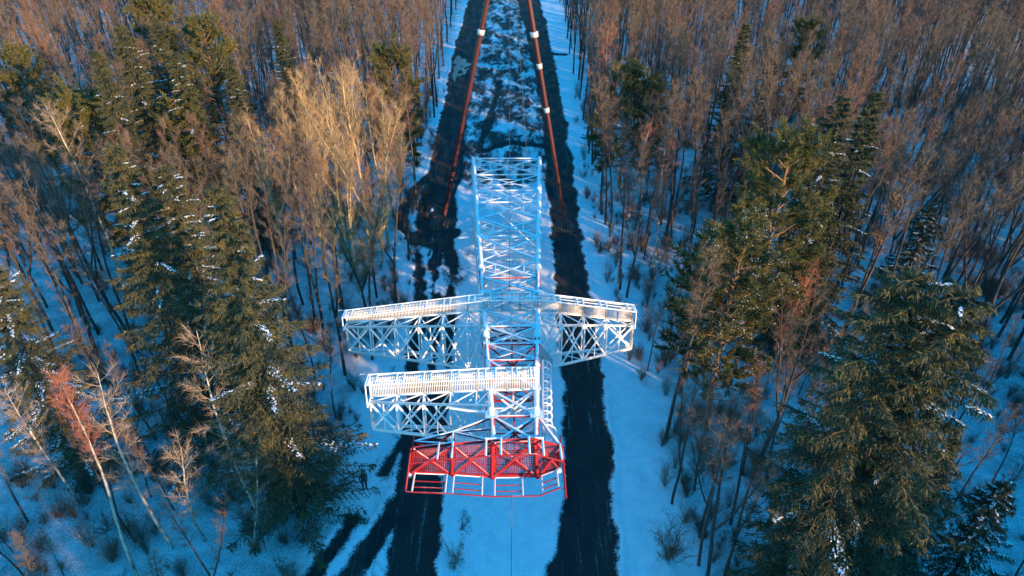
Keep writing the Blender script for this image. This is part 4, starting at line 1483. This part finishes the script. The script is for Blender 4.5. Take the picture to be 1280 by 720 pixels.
for x, y in cand[:NIND]:
    k = rnd.randrange(len(BARE))
    hh = tall(x, y) if y > 44 else (rnd.uniform(7, 13) if x > 0 else rnd.uniform(5, 11))
    if 0 < x < 26 and 44 < y < 64: hh = rnd.uniform(9, 14)  # kept low so the sun clears them and reaches the shaft
    zc = y * _cp - (hh - CAM_H) * _sp
    tx, ty = 640 + FPX * x / zc, 360 - FPX * (y * _sp + (hh - CAM_H) * _cp) / zc
    (lx_, ly_), ph = min(LAND, key=lambda q: (q[0][0] - tx) ** 2 + (q[0][1] - ty) ** 2)
    dx, dy = tx - lx_, ty - ly_
    way = ('right of' if dx > 0 else 'left of') if abs(dx) > abs(dy) else ('below' if dy > 0 else 'above')
    near.append([x, y, k, hh, ph, way, math.hypot(dx, dy)])
rank = {}
for q in sorted(near, key=lambda q: q[6]):
    rank.setdefault((q[4], q[5]), []).append(q)
for (ph, way), qs in rank.items():
    for i, q in enumerate(qs):
        q.append('%s bare brown tree %s the %s' % (ORD[i], way, ph) if i < 12 else 'one of the bare brown trees farther %s the %s' % (way, ph))
for x, y, k, hh, ph, way, dist, lab in near:
    plant('bare_tree', BARE[k], x, y, lab, 'tree', 'bare trees %s the %s' % (way, ph), None, hh / HN[k], (rnd.gauss(0, .03), rnd.gauss(0, .03)))


def scatter(name, protos, pts, label, cat):
    """one object that carries many small copies (geometry nodes)"""
    pc_ = bpy.data.collections.new(name + '_sources')
    for i, pr in enumerate(protos):
        mb_parts = [me for me in pr.values() if me is not None]
        me = bpy.data.meshes.new('%s_%d' % (name, i))
        vs_, fs_, mi, off = [], [], [], 0
        for s_, src in enumerate(mb_parts):
            v = np.empty(len(src.vertices) * 3, np.float32); src.vertices.foreach_get('co', v)
            vs_.append(v.reshape(-1, 3))
            lv = np.empty(len(src.loops), np.int32); src.loops.foreach_get('vertex_index', lv)
            lt = np.empty(len(src.polygons), np.int32); src.polygons.foreach_get('loop_total', lt)
            fs_.append((lv + off, lt)); mi.append(np.full(len(lt), s_, np.int32)); off += len(src.vertices)
            me.materials.append(src.materials[0])
        va = np.concatenate(vs_); la = np.concatenate([a for a, b in fs_]); ta = np.concatenate([b for a, b in fs_])
        me.vertices.add(len(va)); me.vertices.foreach_set('co', va.ravel())
        me.loops.add(len(la)); me.loops.foreach_set('vertex_index', la)
        st = np.zeros(len(ta), np.int32); st[1:] = np.cumsum(ta)[:-1]
        me.polygons.add(len(ta)); me.polygons.foreach_set('loop_start', st); me.polygons.foreach_set('loop_total', ta)
        me.polygons.foreach_set('material_index', np.concatenate(mi))
        me.update(calc_edges=True)
        pc_.objects.link(bpy.data.objects.new('%s_%02d' % (name, i), me))
    me = bpy.data.meshes.new(name)
    P = np.array([(p[0], p[1], p[2]) for p in pts], np.float32)
    me.vertices.add(len(P)); me.vertices.foreach_set('co', P.ravel())
    for nm, tp, arr in (('idx', 'INT', [p[3] for p in pts]), ('rotz', 'FLOAT', [p[4] for p in pts]), ('scl', 'FLOAT', [p[5] for p in pts])):
        me.attributes.new(nm, tp, 'POINT').data.foreach_set('value', np.array(arr, np.int32 if tp == 'INT' else np.float32))
    o = link(name, me)
    ng = bpy.data.node_groups.new(name, 'GeometryNodeTree')
    ng.interface.new_socket('Geometry', in_out='INPUT', socket_type='NodeSocketGeometry')
    ng.interface.new_socket('Geometry', in_out='OUTPUT', socket_type='NodeSocketGeometry')
    N, Lk = ng.nodes, ng.links
    gi, go = N.new('NodeGroupInput'), N.new('NodeGroupOutput')
    ci = N.new('GeometryNodeCollectionInfo')
    ci.inputs['Collection'].default_value = pc_
    ci.inputs['Separate Children'].default_value = True
    ci.inputs['Reset Children'].default_value = True
    ip = N.new('GeometryNodeInstanceOnPoints')
    ip.inputs['Pick Instance'].default_value = True
    m2p = N.new('GeometryNodeMeshToPoints')

    def attr(nm, tp):
        a = N.new('GeometryNodeInputNamedAttribute'); a.data_type = tp
        a.inputs['Name'].default_value = nm
        return a.outputs['Attribute']
    cx = N.new('ShaderNodeCombineXYZ')
    Lk.new(attr('rotz', 'FLOAT'), cx.inputs['Z'])
    e2r = N.new('FunctionNodeEulerToRotation')
    Lk.new(cx.outputs[0], e2r.inputs[0])
    Lk.new(gi.outputs[0], m2p.inputs['Mesh'])
    Lk.new(m2p.outputs[0], ip.inputs['Points'])
    Lk.new(ci.outputs[0], ip.inputs['Instance'])
    Lk.new(attr('idx', 'INT'), ip.inputs['Instance Index'])
    Lk.new(e2r.outputs[0], ip.inputs['Rotation'])
    sc_ = N.new('ShaderNodeCombineXYZ')
    s_at = attr('scl', 'FLOAT')
    for k in range(3): Lk.new(s_at, sc_.inputs[k])
    Lk.new(sc_.outputs[0], ip.inputs['Scale'])
    Lk.new(ip.outputs[0], go.inputs[0])
    o.modifiers.new('scatter', 'NODES').node_group = ng
    tag(o, label, cat, kind='stuff')
    return o


pts = []
for x, y in cand[NIND:]:
    k = rnd.randrange(len(BARE))
    pts.append((x, y, ground_z(x, y) - 0.05, k, rnd.uniform(0, 6.28), (tall(x, y) if y > 30 or y < 0 or in_view(x, y) else rnd.uniform(10, 14)) / HN[k]))  # out-of-view trees close by are lowered to let sun onto the arms
for _ in range(700):  # unseen spruces toward the sun, added to keep the ground shaded
    x, y = rg.uniform(14, 120), rg.uniform(-125, 30)
    if in_view(x - 6, y + 4): continue
    pts.append((x, y, ground_z(x, y) - 0.05, 6 + rg.randrange(2), rg.uniform(0, 6.28), rg.uniform(0.78, 1.0) if y < 0 else rg.uniform(0.45, 0.62)))
scatter('far_wood', BARE + SPR[:2], pts, 'dense brown bare wood behind the nearer trees, plus unseen spruces added for shade', 'wood')

pts = []
for _ in range(9000):
    y = rg.uniform(16, 120)
    x = rg.uniform(-95, 95)
    if edge_left(y) + 1.0 < x < edge_right(y) - 1.2 or not in_view(x, y): continue
    if rg.random() > 0.25 + 0.75 * (vnoise(np.array(x * .2), np.array(y * .2), 3) > .45): continue
    pts.append((x, y, ground_z(x, y), rg.randrange(3), rg.uniform(0, 6.28), rg.uniform(0.25, 0.95)))
scatter('undergrowth', BUSH, pts, 'bare twiggy undergrowth on the snowy forest floor', 'undergrowth')
print('bare trees', len(cand), 'undergrowth', len(pts), 'objects', len(bpy.data.objects))
